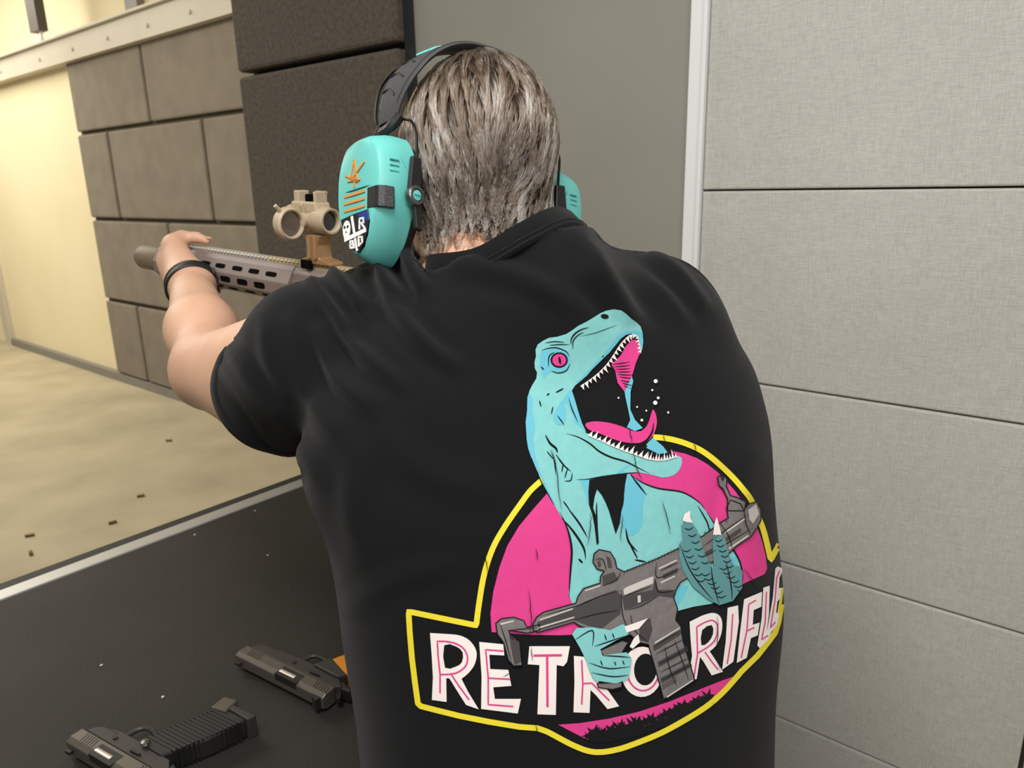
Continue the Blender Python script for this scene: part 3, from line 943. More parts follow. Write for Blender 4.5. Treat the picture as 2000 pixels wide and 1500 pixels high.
for s in (-1, 1):
    e_ = MB().lathe([(-0.012, 0.0), (-0.0085, 0.0085), (0, 0.012), (0.0085, 0.0085), (0.012, 0.0)], tuple(HF(s * 0.031, 0.078, -0.032)), 'z', 14)
    e_.build('eye', M['white'], person)
nailc = R3(xh - 0.042, -0.0045, 0.0175)
link('thumbnail', [nailc + a * RF.x * 0.006 + b * RF.y * 0.0045 + np.array([0, 0, c]) for a, b, c in ((-1, -1, 0), (1, -1, 0.001), (1, 1, 0.001), (-1, 1, 0), (-1, -1, -0.003), (1, -1, -0.003), (1, 1, -0.003), (-1, 1, -0.003))],
     [(0, 1, 2, 3), (7, 6, 5, 4), (0, 4, 5, 1), (1, 5, 6, 2), (2, 6, 7, 3), (3, 7, 4, 0)], M['skin'], person)

# ---- t-shirt
LOOP = [W(842, 499, 0.812), W(930, 486, 0.772), W(1018, 436, 0.765), W(1082, 408, 0.810), W(1120, 432, 0.885), W(1085, 482, 0.95), W(965, 515, 0.95), W(872, 515, 0.885)]
lc = np.mean(LOOP, 0)
ln = np.linalg.svd(np.array(LOOP) - lc)[2][2]
ln = ln * np.sign(ln[2])
axS = (HL - SL) / np.linalg.norm(HL - SL)
dn = np.array([0, 0, -1.0])


def sleeve(P):
    a = cone(SL, HL + axS * 0.1, 0.078, 0.072)(P)
    b = cone(SL + dn * 0.01, HL + axS * 0.1 + dn * 0.02, 0.072, 0.074)(P)
    return np.maximum(smin(a, b, 0.02), (P - HL) @ axS)


shirt = [
    (torso(0.0, 0.76), 0.03),
    (cone(nb, SL, 0.060, 0.070), 0.045), (cone(nb, SR, 0.052, 0.084), 0.045),
    (cone(lc - ln * 0.075, lc - ln * 0.004, 0.112, 0.088), 0.04),
    (sleeve, 0.03),
    (cone(SR, BF(0.27, 0.16, -0.20), 0.0932, 0.085), 0.03),
]
inner = cone(SL + axS * 0.02, HL + axS * 0.2, 0.066, 0.068)


def cut(P, d):
    q = P - lc
    h = q @ ln
    r = np.linalg.norm(q - h[..., None] * ln, axis=-1)
    d = np.maximum(d, -np.maximum(-(h + 0.017), r - 0.114))
    core = np.maximum(r - 0.074, -h - 0.03)
    d = np.maximum(d, -core)
    return d


sv, sf = mesh_sdf(shirt, (0.22, -0.02, 0.76), (1.12, 1.02, 1.66), 0.0048, post=cut, relax=3)
sn = vert_normals(sv, sf)
px = PX(sv)
# folds of the jersey: (photo-traced run of the ridge, width, height)
FOLDS = [([(612, 548), (651, 607), (680, 660), (728, 708), (790, 755)], 15, 0.0075), ([(738, 540), (770, 600), (805, 645), (850, 687), (900, 722)], 16, 0.0065),
         ([(788, 490), (806, 530), (830, 570)], 13, 0.0095), ([(737, 498), (750, 537), (775, 575)], 13, 0.0080), ([(643, 526), (675, 565), (712, 605)], 15, 0.0085),
         ([(623, 649), (644, 705), (668, 750), (735, 800)], 17, 0.0060), ([(900, 515), (975, 530), (1050, 555), (1110, 600)], 20, 0.0040),
         ([(1137, 470), (1165, 523), (1207, 575), (1240, 630)], 22, 0.0065), ([(1275, 500), (1330, 540), (1385, 610)], 16, 0.0050),
         ([(1180, 500), (1250, 540), (1310, 590), (1350, 650)], 22, 0.0035),
         ([(440, 720), (478, 780), (525, 845), (575, 910)], 12, 0.0050), ([(452, 690), (500, 770), (560, 850), (625, 940)], 14, 0.0050),
         ([(560, 640), (580, 720), (620, 800), (690, 880)], 20, 0.0040), ([(520, 620), (530, 700), (570, 790)], 18, 0.0035),
         ([(700, 900), (690, 1000), (720, 1120)], 26, 0.0030), ([(760, 860), (850, 930), (980, 960)], 30, 0.0025),
         ([(700, 1180), (780, 1130), (900, 1100)], 22, 0.0020), ([(1480, 900), (1440, 1000), (1470, 1120)], 22, 0.0020)]
disp = np.zeros(len(sv))
facing = ((CAM - sv) * sn).sum(1) > -0.02
for pts, wdt, amp in FOLDS:
    c = np.array(catmull([np.array(p, float) for p in pts], 10))
    s_ = np.linspace(0, 1, len(c))
    best = np.full(len(sv), 1e9)
    ta = np.zeros(len(sv))
    near = (px[:, 0] > c[:, 0].min() - 90) & (px[:, 0] < c[:, 0].max() + 90) & (px[:, 1] > c[:, 1].min() - 90) & (px[:, 1] < c[:, 1].max() + 90) & facing
    idx = np.where(near)[0]
    d2 = ((px[idx][:, None, :] - c[None]) ** 2).sum(-1)
    j = d2.argmin(1)
    dd = np.sqrt(d2[np.arange(len(idx)), j])
    env = np.clip(np.sin(np.pi * np.clip(s_[j] * 0.86 + 0.12, 0, 1)), 0, 1) ** 0.7
    disp[idx] += 1.7 * amp * env * (np.exp(-(dd / wdt) ** 2) - 0.42 * np.exp(-((dd - wdt * 1.9) / (wdt * 0.9)) ** 2))
# low soft drape all over
disp += 0.0012 * np.sin(sv @ np.array([23.0, 11.0, 17.0])) * np.sin(sv @ np.array([-9.0, 21.0, 13.0]) + 1.0)
sv = sv + sn * disp[:, None]
shirt_o = link('t_shirt', sv, sf, M['shirt'], person, True, 0)
shirt_o['label'] = 'black t-shirt with a dinosaur and rifle print on the back'

# collar band with two stitch lines
lp = catmull(LOOP, 12, True)
cb = MB()
ringA, st1, st2 = [], [], []
for p in lp:
    q = p - lc
    h = (q @ ln)
    o_ = q - h * ln
    o_ = o_ / np.linalg.norm(o_)
    pr = [p, p + o_ * 0.004 + ln * 0.001, p + o_ * 0.014 - ln * 0.019, p + o_ * 0.010 - ln * 0.026, p + o_ * 0.002 - ln * 0.022, p - o_ * 0.003 - ln * 0.004]
    ringA.append(pr)
    st1.append(p + o_ * 0.0138 - ln * 0.0165)
    st2.append(p + o_ * 0.0150 - ln * 0.0215)
m_ = len(ringA)
k_ = len(ringA[0])
cb.add([v for r in ringA for v in r], [(i * k_ + a, i * k_ + (a + 1) % k_, ((i + 1) % m_) * k_ + (a + 1) % k_, ((i + 1) % m_) * k_ + a) for i in range(m_) for a in range(k_)])
cb.build('collar', M['shirt'], shirt_o, angle=1.2)
for s_ in (st1, st2):
    b = MB()
    for i in range(0, len(s_)):
        a_, c_ = s_[i], s_[(i + 1) % len(s_)]
        for t in (0.0, 0.5):
            b.tube([a_ + (c_ - a_) * (t + 0.05), a_ + (c_ - a_) * (t + 0.38)], 0.0006, 5)
    o = b.build('collar_stitching', M['stitch'], shirt_o)
    o['kind'] = 'stuff'

# sleeve hem ring
hem = []
e1 = np.cross(axS, Up)
e1 /= np.linalg.norm(e1)
e2 = np.cross(e1, axS)
BV = BVHTree.FromPolygons([tuple(v) for v in sv], [tuple(f_) for f_ in sf.tolist()])

rings_ = [[], [], [], []]
for k in range(72):
    a = 2 * math.pi * k / 72
    dr_ = math.cos(a) * e1 + math.sin(a) * e2
    for q, (of, lift) in enumerate(((-0.0008, 0.0010), (-0.004, 0.0022), (-0.020, 0.0020), (-0.0225, 0.0))):
        hit = BV.ray_cast(Vector(HL + axS * (of - 0.002) + dr_ * 0.2), Vector(-dr_))[0]
        rr_ = np.linalg.norm(np.array(hit) - (HL + axS * (of - 0.002))) if hit is not None else 0.075
        rings_[q].append(HL + axS * of + dr_ * (min(rr_, 0.12) + lift))
for q in range(4):
    arr = np.array(rings_[q])
    for _ in range(3):
        arr = (np.roll(arr, 1, 0) + arr * 2 + np.roll(arr, -1, 0)) / 4
    rings_[q] = list(arr)
MB().loft(rings_, cap=False).build('sleeve_hem', M['shirt'], shirt_o, angle=1.2)

# trousers and shoes carry the figure to the floor
pel = BF(0.0, -0.165, 0)
legs = [(cone(np.array([*(pel + Rt * s * 0.10 - Fw * 0.0)[:2], 0.80]), np.array([*(pel + Rt * s * 0.13 + Fw * (-0.05 * s + 0.02))[:2], 0.10]), 0.115, 0.066), 0.03) for s in (-1, 1)]
legs.append((ellips(np.array([pel[0], pel[1], 0.83]), [Rt, Fw, Up], (0.205, 0.15, 0.14)), 0.05))
pv, pf = mesh_sdf(legs, (0.25, 0.05, -0.02), (1.0, 0.75, 0.99), 0.011, post=lambda P, d: np.maximum(d, 0.06 - P[..., 2]))
link('trousers', pv, pf, M['denim'], person, True, 0)
for s in (-1, 1):
    c = pel + Rt * s * 0.13 + Fw * (-0.05 * s + 0.02)
    f0 = Frame((c[0], c[1], 0.0), Fw)
    MB(f0).loft([[(x0 + math.cos(a) * lx * 0 + lx * math.cos(a), w * math.sin(a), z) for a in np.linspace(0, 2 * math.pi, 20, endpoint=False)]
                 for x0, lx, w, z in ((0.06, 0.15, 0.05, 0.0), (0.06, 0.152, 0.052, 0.02), (0.05, 0.14, 0.047, 0.05), (0.01, 0.085, 0.042, 0.085), (-0.01, 0.06, 0.04, 0.12))]).build('shoe', M['shoe'], person)

# bracelet on the left wrist
ax_ = (WL - EL) / np.linalg.norm(WL - EL)
bc = WL - ax_ * 0.004
b1 = np.cross(ax_, Up)
b1 /= np.linalg.norm(b1)
b2 = np.cross(b1, ax_)
br = empty('wrist_band', bc, 'black woven wrist band with steel buckle on the bare left wrist', 'bracelet')
ring = lambda r, off, tilt=0.0: [bc + ax_ * (off + tilt * math.cos(a)) + (r + 0.0) * (math.cos(a) * b1 + math.sin(a) * b2) for a in np.linspace(0, 2 * math.pi, 48, endpoint=False)]
bs = MB()
rr = [ring(r, o, 0.005) for r, o in ((0.0375, -0.0095), (0.0415, -0.0095), (0.0432, -0.004), (0.0432, 0.004), (0.0415, 0.0095), (0.0375, 0.0095))]
nr = len(rr[0])
bs.add([p for r in rr for p in r], [(i * nr + k, i * nr + (k + 1) % nr, ((i + 1) % 6) * nr + (k + 1) % nr, ((i + 1) % 6) * nr + k) for i in range(6) for k in range(nr)])
bs.build('woven_strap', M['strap'], br)
MB().tube(ring(0.0425, -0.0085, 0.005), 0.0022, 8, closed=True).build('edge_cord', M['blackp'], br)
MB().tube(ring(0.0425, 0.0085, 0.005), 0.0022, 8, closed=True).build('edge_cord', M['blackp'], br)
for a in (0.05, 0.3, 0.55, -0.3):
    p = bc + 0.0445 * (math.cos(a) * b1 + math.sin(a) * b2) + ax_ * 0.004
    MB().tube([p - ax_ * 0.010, p + ax_ * 0.008], 0.0034, 8).build('buckle_bar', M['screw'], br)

# ------------------------------------------------------------------ hair
def hairline(v):
    return np.interp(v, [-0.07, -0.03, 0.0, 0.03, 0.07, 0.10], [-0.130, -0.130, -0.125, -0.07, 0.02, 0.055])


hb_t = bv[bf]
fc = hb_t.mean(1)
hc = to_head(fc)
near_head = (np.abs(hc[:, 0]) < 0.10) & (np.abs(hc[:, 1]) < 0.125) & (hc[:, 2] > -0.155)
wob = 0.006 * np.sin(hc[:, 0] * 130 + 1) + 0.004 * np.sin(hc[:, 0] * 310)
hm = near_head & (hc[:, 2] > hairline(hc[:, 1]) + wob)
bn = vert_normals(bv, bf)
HBV = BVHTree.FromPolygons([tuple(v) for v in bv], [tuple(f_) for f_ in bf[near_head].tolist()])
# dark undercoat: a thin shell over the scalp
cf = bf[near_head & (hc[:, 2] > hairline(hc[:, 1]) + wob + 0.013)]
us, inv = np.unique(cf, return_inverse=True)
hair_root = link('hair_undercoat', bv[us] + bn[us] * 0.0012, inv.reshape(-1, 4), M['hairbase'], person, True, 0)

areas = np.linalg.norm(np.cross(hb_t[:, 2] - hb_t[:, 0], hb_t[:, 3] - hb_t[:, 1]), axis=1)
cand = np.where(hm)[0]
prob = areas[cand] * np.where(hc[cand, 1] < 0.04, 1.0, 0.45) * np.where(hc[cand, 2] < -0.06, 2.0, 1.0)
prob /= prob.sum()
NS, NG, NP = 13000, 950, 10


def grow(face_ids):
    w4 = RNG.random((len(face_ids), 2))
    q = bv[bf[face_ids]]
    p = (q[:, 0] * ((1 - w4[:, :1]) * (1 - w4[:, 1:])) + q[:, 1] * (w4[:, :1] * (1 - w4[:, 1:])) + q[:, 2] * (w4[:, :1] * w4[:, 1:]) + q[:, 3] * ((1 - w4[:, :1]) * w4[:, 1:]))
    root = p.copy()
    h0 = to_head(root)
    L = np.interp(h0[:, 2], [-0.13, -0.09, -0.03, 0.05, 0.11], [0.011, 0.020, 0.040, 0.052, 0.052]) * RNG.uniform(0.75, 1.15, len(p))
    crown = np.array([0.012, 0.012, 0.125])
    out = [root.copy()]
    sway = RNG.normal(0, 0.12, len(p))
    for k in range(1, NP):
        h = to_head(p)
        fl = h - crown
        fl = fl / (np.linalg.norm(fl, axis=1)[:, None] + 1e-9)
        fl = fl + np.array([-0.05, -0.12, -0.55])
        fl[:, 0] += sway + 0.18 * np.sin(h[:, 0] * 60 + h[:, 2] * 35)
        fl[:, 0] -= np.where(h[:, 2] < -0.055, 0.35, 0.0)
        d = fl @ np.array(HAX)
        ctr = np.zeros_like(p)
        nn = np.zeros_like(p)
        for i in range(len(p)):
            c, n_, _, _ = HBV.find_nearest(Vector(p[i]))
            ctr[i], nn[i] = c, n_
        d -= nn * (d * nn).sum(1)[:, None]
        d /= np.linalg.norm(d, axis=1)[:, None] + 1e-9
        p = ctr + d * (L / (NP - 1))[:, None]
        t = k / (NP - 1)
        lift = (0.0100 * min(1.0, t * 2.6) - 0.0025 * t) * np.interp(h0[:, 2], [-0.12, -0.05, 0.02], [0.42, 0.70, 1.0])
        out.append(p + nn * lift[:, None])
    return np.stack(out, 1)


G = grow(RNG.choice(cand, NG, p=prob))
S = grow(RNG.choice(cand, NS, p=prob))
gi = np.zeros(NS, int)
for a in range(0, NS, 2000):
    gi[a:a + 2000] = ((S[a:a + 2000, 0][:, None] - G[:, 0][None]) ** 2).sum(-1).argmin(1)
tt = np.linspace(0, 1, NP)[None, :, None]
tgt = G[gi] + (S[:, :1] - G[gi][:, :1]) * (1 - 0.86 * tt)
wgt = 0.9 * np.clip(tt * 1.5, 0, 1)
S = S * (1 - wgt) + tgt * wgt + RNG.normal(0, 0.00035, S.shape) * tt
tone = np.concatenate([0.62 * RNG.random(NG)[gi] + 0.38 * RNG.random(NS), RNG.random(NG)])
S = np.concatenate([S, G])
hcu = bpy.data.hair_curves.new('hair')
hcu.add_curves([NP] * len(S))
hcu.attributes['position'].data.foreach_set('vector', S.astype(np.float32).ravel())
ra = hcu.attributes.get('radius') or hcu.attributes.new('radius', 'FLOAT', 'POINT')
ra.data.foreach_set('value', np.tile(np.interp(np.linspace(0, 1, NP), [0, 0.6, 1], [0.00040, 0.00036, 0.00010]), len(S)).astype(np.float32))
ta_ = hcu.attributes.new('tone', 'FLOAT', 'CURVE')
ta_.data.foreach_set('value', tone.astype(np.float32))
hm_ = bpy.data.materials.new('greying_brown_hair')
hm_.use_nodes = True
nt = hm_.node_tree
nt.nodes.remove(nt.nodes['Principled BSDF'])
hb = nt.nodes.new('ShaderNodeBsdfHairPrincipled')
hb.parametrization = 'COLOR'
hi_ = nt.nodes.new('ShaderNodeAttribute')
hi_.attribute_name = 'tone'
cr = nt.nodes.new('ShaderNodeValToRGB')
cr.color_ramp.elements[0].color = rgb(40, 30, 23)
cr.color_ramp.elements[1].color = rgb(188, 172, 156)
cr.color_ramp.elements[1].position = 0.9
cr.color_ramp.elements[0].position = 0.12
e_ = cr.color_ramp.elements.new(0.5)
e_.color = rgb(84, 67, 52)
nt.links.new(hi_.outputs['Fac'], cr.inputs['Fac'])
nt.links.new(cr.outputs['Color'], hb.inputs['Color'])
hb.inputs['Roughness'].default_value = 0.25
hb.inputs['Radial Roughness'].default_value = 0.45
nt.links.new(hb.outputs[0], nt.nodes['Material Output'].inputs['Surface'])
hcu.materials.append(hm_)
ho = bpy.data.objects.new('hair', hcu)
COL.objects.link(ho)
adopt(ho, person)
ho['label'] = 'short greying brown hair combed down the back of the head'
ho['kind'] = 'stuff'

# ------------------------------------------------------------------ ear muffs
muff = empty('ear_muffs', HO, 'turquoise and black electronic ear muffs worn over grey-brown hair', 'ear muffs')


class HeadFrame:
    def __init__(self, s):
        self.s = s

    def __call__(self, p):              # p = (outward, forward, up) from the ear
        p = np.asarray(p, float)
        k = np.clip((CZ + 0.080 - p[..., 2:3]) / 0.03, 0, 1)          # only the cup turns on its yoke
        a = (TOE_L if self.s < 0 else TOE_R) * k
        q = p[..., 0:1] - 0.088
        x = 0.088 + q * np.cos(a) + p[..., 1:2] * np.sin(a) + 0.012 * k * (self.s < 0)
        y = -q * np.sin(a) + p[..., 1:2] * np.cos(a)
        return HO + self.s * x * Rh + y * Fh + p[..., 2:3] * Uh


TOE_L, TOE_R = math.radians(15), math.radians(5)
CZ = -0.072                               # height of the cup centre below the skull centre
# outline of the cup seen from the side: (forward, up), rounded top, pointed foot
OUT = [(0.000, 0.066), (0.018, 0.063), (0.033, 0.050), (0.041, 0.030), (0.043, 0.006), (0.041, -0.018), (0.034, -0.042), (0.020, -0.064), (0.002, -0.076),
       (-0.014, -0.066), (-0.027, -0.046), (-0.036, -0.022), (-0.041, 0.004), (-0.040, 0.028), (-0.034, 0.048), (-0.019, 0.062)]
OUTL = [np.array(p) for p in catmull([np.array(p) for p in OUT], 4, True)]


def cup_ring(u, s, df=0.0, du=0.0, zcut=None):
    return [(u, p[0] * s + df, CZ + p[1] * s + du) for p in OUTL]


for s in (-1, 1):
    F_ = HeadFrame(s)
    cush = MB(F_).loft([cup_ring(0.074, 0.80), cup_ring(0.078, 0.90), cup_ring(0.086, 0.92), cup_ring(0.090, 0.86)]).build('ear_cushion', M['foam'], muff, angle=1.0)
    cup = MB(F_).loft([cup_ring(0.089, 0.97), cup_ring(0.091, 1.0), cup_ring(0.106, 1.0), cup_ring(0.114, 0.985), cup_ring(0.128, 0.92, 0.001), cup_ring(0.133, 0.86, 0.002), cup_ring(0.1345, 0.80, 0.003)]).build('cup', M['teal'], muff, angle=0.5)
    # seam groove across the upper third and along the rear shoulder
    MB(F_).tube([(0.1325, -0.030, CZ + 0.0030), (0.1350, -0.010, CZ + 0.0028), (0.1350, 0.016, CZ + 0.0028), (0.1325, 0.034, CZ + 0.0030)], 0.0007, 6).build('seam', M['teal_d'], cup)
    MB(F_).tube([(0.122, -0.024, CZ + 0.052), (0.114, -0.034, CZ + 0.044), (0.108, -0.0395, CZ + 0.030), (0.100, -0.0408, CZ + 0.018)], 0.0007, 6).build('seam', M['teal_d'], cup)
    for i in range(3):
        z = CZ + 0.029 - i * 0.006
        MB(F_).tube([(0.123, -0.0380, z), (0.113, -0.0402, z)], 0.0010, 6).build('vent_rib', M['teal_d'], cup)
    # three orange stripes
    for i in range(3):
        z = CZ - 0.0020 - i * 0.0078
        MB(F_).box((0.1335, -0.012, z - 0.0013), (0.1352, 0.026, z + 0.0013)).build('stripe', M['orange'], cup, smooth=False)
    face_u = lambda z: float(np.interp(z, [-0.076, -0.070, -0.065, -0.060], [0.121, 0.128, 0.133, 0.1345]))     # the outer face falls away towards the foot

    def slab(pts, u, name, material):
        """thin plate with outline pts (forward, up) lying on the outer face, u above it"""
        v_ = [(face_u(z) + u, y, CZ + z) for y, z in pts] + [(face_u(z) - 0.003, y, CZ + z) for y, z in pts]
        n_ = len(pts)
        MB(F_).add(v_, [tuple(range(n_)), tuple(range(2 * n_ - 1, n_ - 1, -1))] + [(q, (q + 1) % n_, n_ + (q + 1) % n_, n_ + q) for q in range(n_)]).build(name, material, cup, smooth=False)

    def mark(a, b, w, material, name, u=0.0007):
        """flat painted stroke on the outer face, from a to b (forward, up)"""
        a, b = np.array(a), np.array(b)
        t = (b - a) / np.linalg.norm(b - a)
        n2 = np.array([-t[1], t[0]]) * w / 2
        a, b = a - t * w * 0.3, b + t * w * 0.3
        slab([tuple(q) for q in (a - n2, b - n2, b + n2, a + n2)], u, name, material)
    # star-like emblem above the seam
    for a, b in (((-0.002, 0.016), (0.005, 0.040)), ((0.005, 0.040), (0.011, 0.019)), ((-0.013, 0.034), (0.011, 0.019)), ((-0.002, 0.016), (0.020, 0.026)), ((0.011, 0.019), (-0.002, 0.016)), ((0.004, 0.011), (0.003, 0.021)), ((-0.006, 0.017), (0.016, 0.019))):
        mark((a[0] + 0.004, a[1] - 0.005), (b[0] + 0.004, b[1] - 0.005), 0.0019, M['orange'], 'emblem_stroke')
    # microphone window wrapping the rear edge of the cup
    surf = [(0.1351, -0.016), (0.1351, -0.0296), (0.1338, -0.0338), (0.1287, -0.0377), (0.1195, -0.0408)]
    back = [(0.1150, -0.0370), (0.1245, -0.0340), (0.1295, -0.0300), (0.1310, -0.0270), (0.1320, -0.016)]
    MB(F_).prism([surf[0], surf[1], surf[2], back[2], back[3], back[4]], CZ - 0.0215, CZ + 0.0005, 'z').build('microphone_window', M['blackp'], cup, smooth=False, bevel=0.0006)
    MB(F_).prism([surf[2], surf[3], surf[4], back[0], back[1], back[2]], CZ - 0.0215, CZ + 0.0005, 'z').build('microphone_mesh', M['mesh_black'], cup, smooth=False, bevel=0.0006)
    # glossy badge plate on the lower outer face
    slab([(0.031, -0.026), (0.006, -0.0235), (-0.018, -0.0225), (-0.021, -0.034), (-0.0165, -0.048), (-0.009, -0.0595), (-0.001, -0.0655), (0.008, -0.0620), (0.018, -0.052), (0.026, -0.040)], 0.0008, 'badge_plate', M['plate'])
    slab([(0.000, -0.0245), (-0.0175, -0.0235), (-0.0205, -0.034), (-0.014, -0.0335), (-0.006, -0.0335)], 0.0011, 'badge_blue_patch', M['badge_blue'])  # flat blue patch over the upper rear corner of the plate
    bar = lambda a, b, w=0.0034: mark(a, b, w, M['white'], 'badge_stroke', 0.0016)
    bar((0.010, -0.0265), (0.001, -0.0625))
    bar((0.0215, -0.0490), (-0.014, -0.0440), 0.0044)
    for st_ in ([(-0.004, -0.0410), (-0.004, -0.0305), (-0.011, -0.0305), (-0.011, -0.0355), (-0.004, -0.0355)], [(-0.007, -0.0355), (-0.013, -0.0410)],        # R
                [(0.0115, -0.0590), (0.0125, -0.0520), (0.0080, -0.0520), (0.0075, -0.0555), (0.0115, -0.0555), (0.0065, -0.0560), (0.006, -0.0595), (0.0115, -0.0590)],   # B
                [(-0.0035, -0.0590), (-0.0025, -0.0495), (-0.0085, -0.0500), (-0.0095, -0.0560), (-0.0035, -0.0590)]):                                             # D
        for a, b in zip(st_[:-1], st_[1:]):
            bar(a, b, 0.0019)
    slab([(0.0195 + 0.0066 * math.cos(a), -0.0375 + (0.009 if math.sin(a) > 0 else 0.0115) * math.sin(a)) for a in np.linspace(0, 2 * math.pi, 16, endpoint=False)], 0.0014, 'badge_skull', M['white'])
    for dy, dz, r in ((0.0028, 0.001, 0.0016), (-0.0028, 0.001, 0.0016), (0.0, -0.0045, 0.0010)):
        slab([(0.0195 + dy + r * math.cos(a), -0.0365 + dz + r * math.sin(a)) for a in np.linspace(0, 2 * math.pi, 8, endpoint=False)], 0.0018, 'skull_socket', M['plate'])
    # yoke arms front and rear with pivot screws
    for sv_ in (-1, 1):
        y = sv_ * 0.0425
        MB(F_).prism([(0.089, CZ + 0.036), (0.101, CZ + 0.036), (0.105, CZ - 0.004), (0.099, CZ - 0.012), (0.095, CZ - 0.040), (0.087, CZ - 0.042)], min(y, y + sv_ * 0.006), max(y, y + sv_ * 0.006), 'y').build('yoke_arm', M['blackp'], muff, smooth=False, bevel=0.0015)
        pc = (0.097, 0.0, CZ - 0.006)
        a0, a1 = y + sv_ * 0.002, y + sv_ * 0.0095
        MB(F_).lathe([(a0, 0.0105), (a1 - sv_ * 0.001, 0.0105), (a1, 0.0092), (a1, 0.0068), (a1 - sv_ * 0.003, 0.0062)], pc, 'y', 24).build('pivot_ring', M['screw'] if sv_ < 0 else M['blackp'], muff)
        MB(F_).lathe([(a1 - sv_ * 0.004, 0.0060), (a1 - sv_ * 0.0005, 0.0055), (a1 + sv_ * 0.0002, 0.0)], pc, 'y', 18).build('pivot_cap', M['teal'], muff)
        MB(F_).box((0.0925, min(a1, a1 + sv_ * 0.0006), CZ - 0.0066), (0.1015, max(a1, a1 + sv_ * 0.0006), CZ - 0.0054)).build('pivot_slot', M['teal_d'], muff, smooth=False)
        # wire bow from the yoke up to the headband
        MB(F_).tube(catmull([(0.093, sv_ * 0.045, CZ + 0.034), (0.094, sv_ * 0.044, CZ + 0.060), (0.096, sv_ * 0.034, CZ + 0.078), (0.099, sv_ * 0.012 + 0.008, CZ + 0.088), (0.100, 0.012, CZ + 0.090)], 6), 0.0016, 8).build('wire_bow', M['wire'], muff)
    MB(F_).tube(catmull([(0.094, 0.050, CZ + 0.085), (0.098, 0.062, CZ + 0.110), (0.094, 0.062, CZ + 0.145), (0.085, 0.046, CZ + 0.162), (0.080, 0.034, CZ + 0.163)], 6), 0.0018, 8).build('cable', M['wire'], muff)
    # rubber loops tying strap and wire
    MB(F_).tube(catmull([(0.096, 0.028, CZ + 0.094), (0.104, 0.024, CZ + 0.082), (0.108, 0.010, CZ + 0.077), (0.106, -0.006, CZ + 0.079), (0.100, -0.014, CZ + 0.090)], 5), 0.0062, 10).build('strap_loop', M['blackp'], muff)
    MB(F_).tube(catmull([(0.096, 0.036, CZ + 0.100), (0.101, 0.044, CZ + 0.086), (0.099, 0.052, CZ + 0.076)], 5), 0.0055, 10).build('strap_loop', M['blackp'], muff)

# padded headband: flat strap over the crown, widest halfway up each side
bandrings = []
TILT = 0.17
nbd = 60
AL = []
for i in range(nbd + 1):
    a = math.pi * i / nbd
    c, s_ = math.cos(a), math.sin(a)
    u = -0.1045 * c if abs(c) > 0 else 0.0
    z0 = CZ + 0.088
    zt = 0.1150
    z = z0 + (zt - z0) * (s_ ** 0.95 if s_ > 0 else 0)
    u = -0.1035 * math.copysign(abs(c) ** 0.95, c)
    vc = 0.010 - 0.020 * s_
    wd = np.interp(i / nbd, [0, 0.05, 0.18, 0.34, 0.5, 0.66, 0.82, 0.95, 1], [0.018, 0.022, 0.035, 0.033, 0.0235, 0.033, 0.035, 0.022, 0.018])
    AL.append((u, vc, z, wd))
for i, (u, vc, z, wd) in enumerate(AL):
    a, b = AL[max(i - 1, 0)], AL[min(i + 1, nbd)]
    t = np.array([b[0] - a[0], b[2] - a[2]])
    t /= np.linalg.norm(t)
    no = np.array([-t[1], t[0]])
    if no @ np.array([u, z]) < 0:
        no = -no
    rg = []
    for k, (f_, h_) in enumerate(((-1, 0.0), (-0.97, 0.0020), (-0.80, 0.0032), (-0.3, 0.0040), (0.3, 0.0040), (0.80, 0.0032), (0.97, 0.0020), (1, 0.0), (0.8, -0.003), (-0.8, -0.003))):
        hh = h_ + f_ * wd * TILT
        rg.append((u + no[0] * hh, vc + f_ * wd * 0.93, z + no[1] * hh))
    bandrings.append(rg)


def HFa(p):
    p = np.asarray(p, float)
    return HO + p[..., 0:1] * Rh + p[..., 1:2] * Fh + p[..., 2:3] * Uh


band = MB(HFa).loft(bandrings).build('headband', M['band'], muff, angle=0.9)


def on_band(i, f_, h_=0.0044):
    i0 = int(min(max(i, 0), nbd - 1e-6))
    w = i - i0
    A, B = np.array(AL[i0]), np.array(AL[min(i0 + 1, nbd)])
    q = A * (1 - w) + B * w
    t = B - A
    t2 = np.array([t[0], t[2]]) / (math.hypot(t[0], t[2]) + 1e-9)
    no = np.array([-t2[1], t2[0]])
    if no @ np.array([q[0], q[2]]) < 0:
        no = -no
    h_ += f_ * q[3] * TILT
    return (q[0] + no[0] * h_, q[1] + f_ * q[3] * 0.93, q[2] + no[1] * h_)


for s in (0, 1):
    for i0 in (6.5, 10.5, 14.5):
        g = [on_band(abs(s * nbd - (i0 + d)), f_, 0.0040) for d, f_ in ((-1.6, -0.35), (-0.4, 0.05), (0.5, 0.45), (0.2, 0.8))]
        MB(HFa).tube(catmull(g, 5), 0.0013, 6).build('band_rib', M['blackp'], band)
for i0, fs in ((18.6, (0.1, 0.85)), (20.0, (-0.05, 0.85)), (21.4, (0.05, 0.85)), (22.8, (-0.05, 0.85)), (24.2, (0.05, 0.8))):
    MB(HFa).tube([on_band(i0 + 0.5, fs[0] + 0.1), on_band(i0, 0.45), on_band(i0 - 0.1, fs[1])], 0.0017, 6, flat=None).build('band_lettering', M['band_logo'], band)
for f_ in (-0.84, 0.84):
    MB(HFa).tube([on_band(i, f_, 0.0030) for i in range(3, nbd - 2)], 0.0005, 5).build('band_stitch', M['blackp'], band)

# ------------------------------------------------------------------ back print: ink films laid on the jersey
A_ = lambda pts: [(960 + x / 3.4483, 580 + y / 3.4483) for x, y in pts]
B_ = lambda pts: [(780 + x / 2.5641, 980 + y / 2.5641) for x, y in pts]
SNRM = vert_normals(sv, sf)


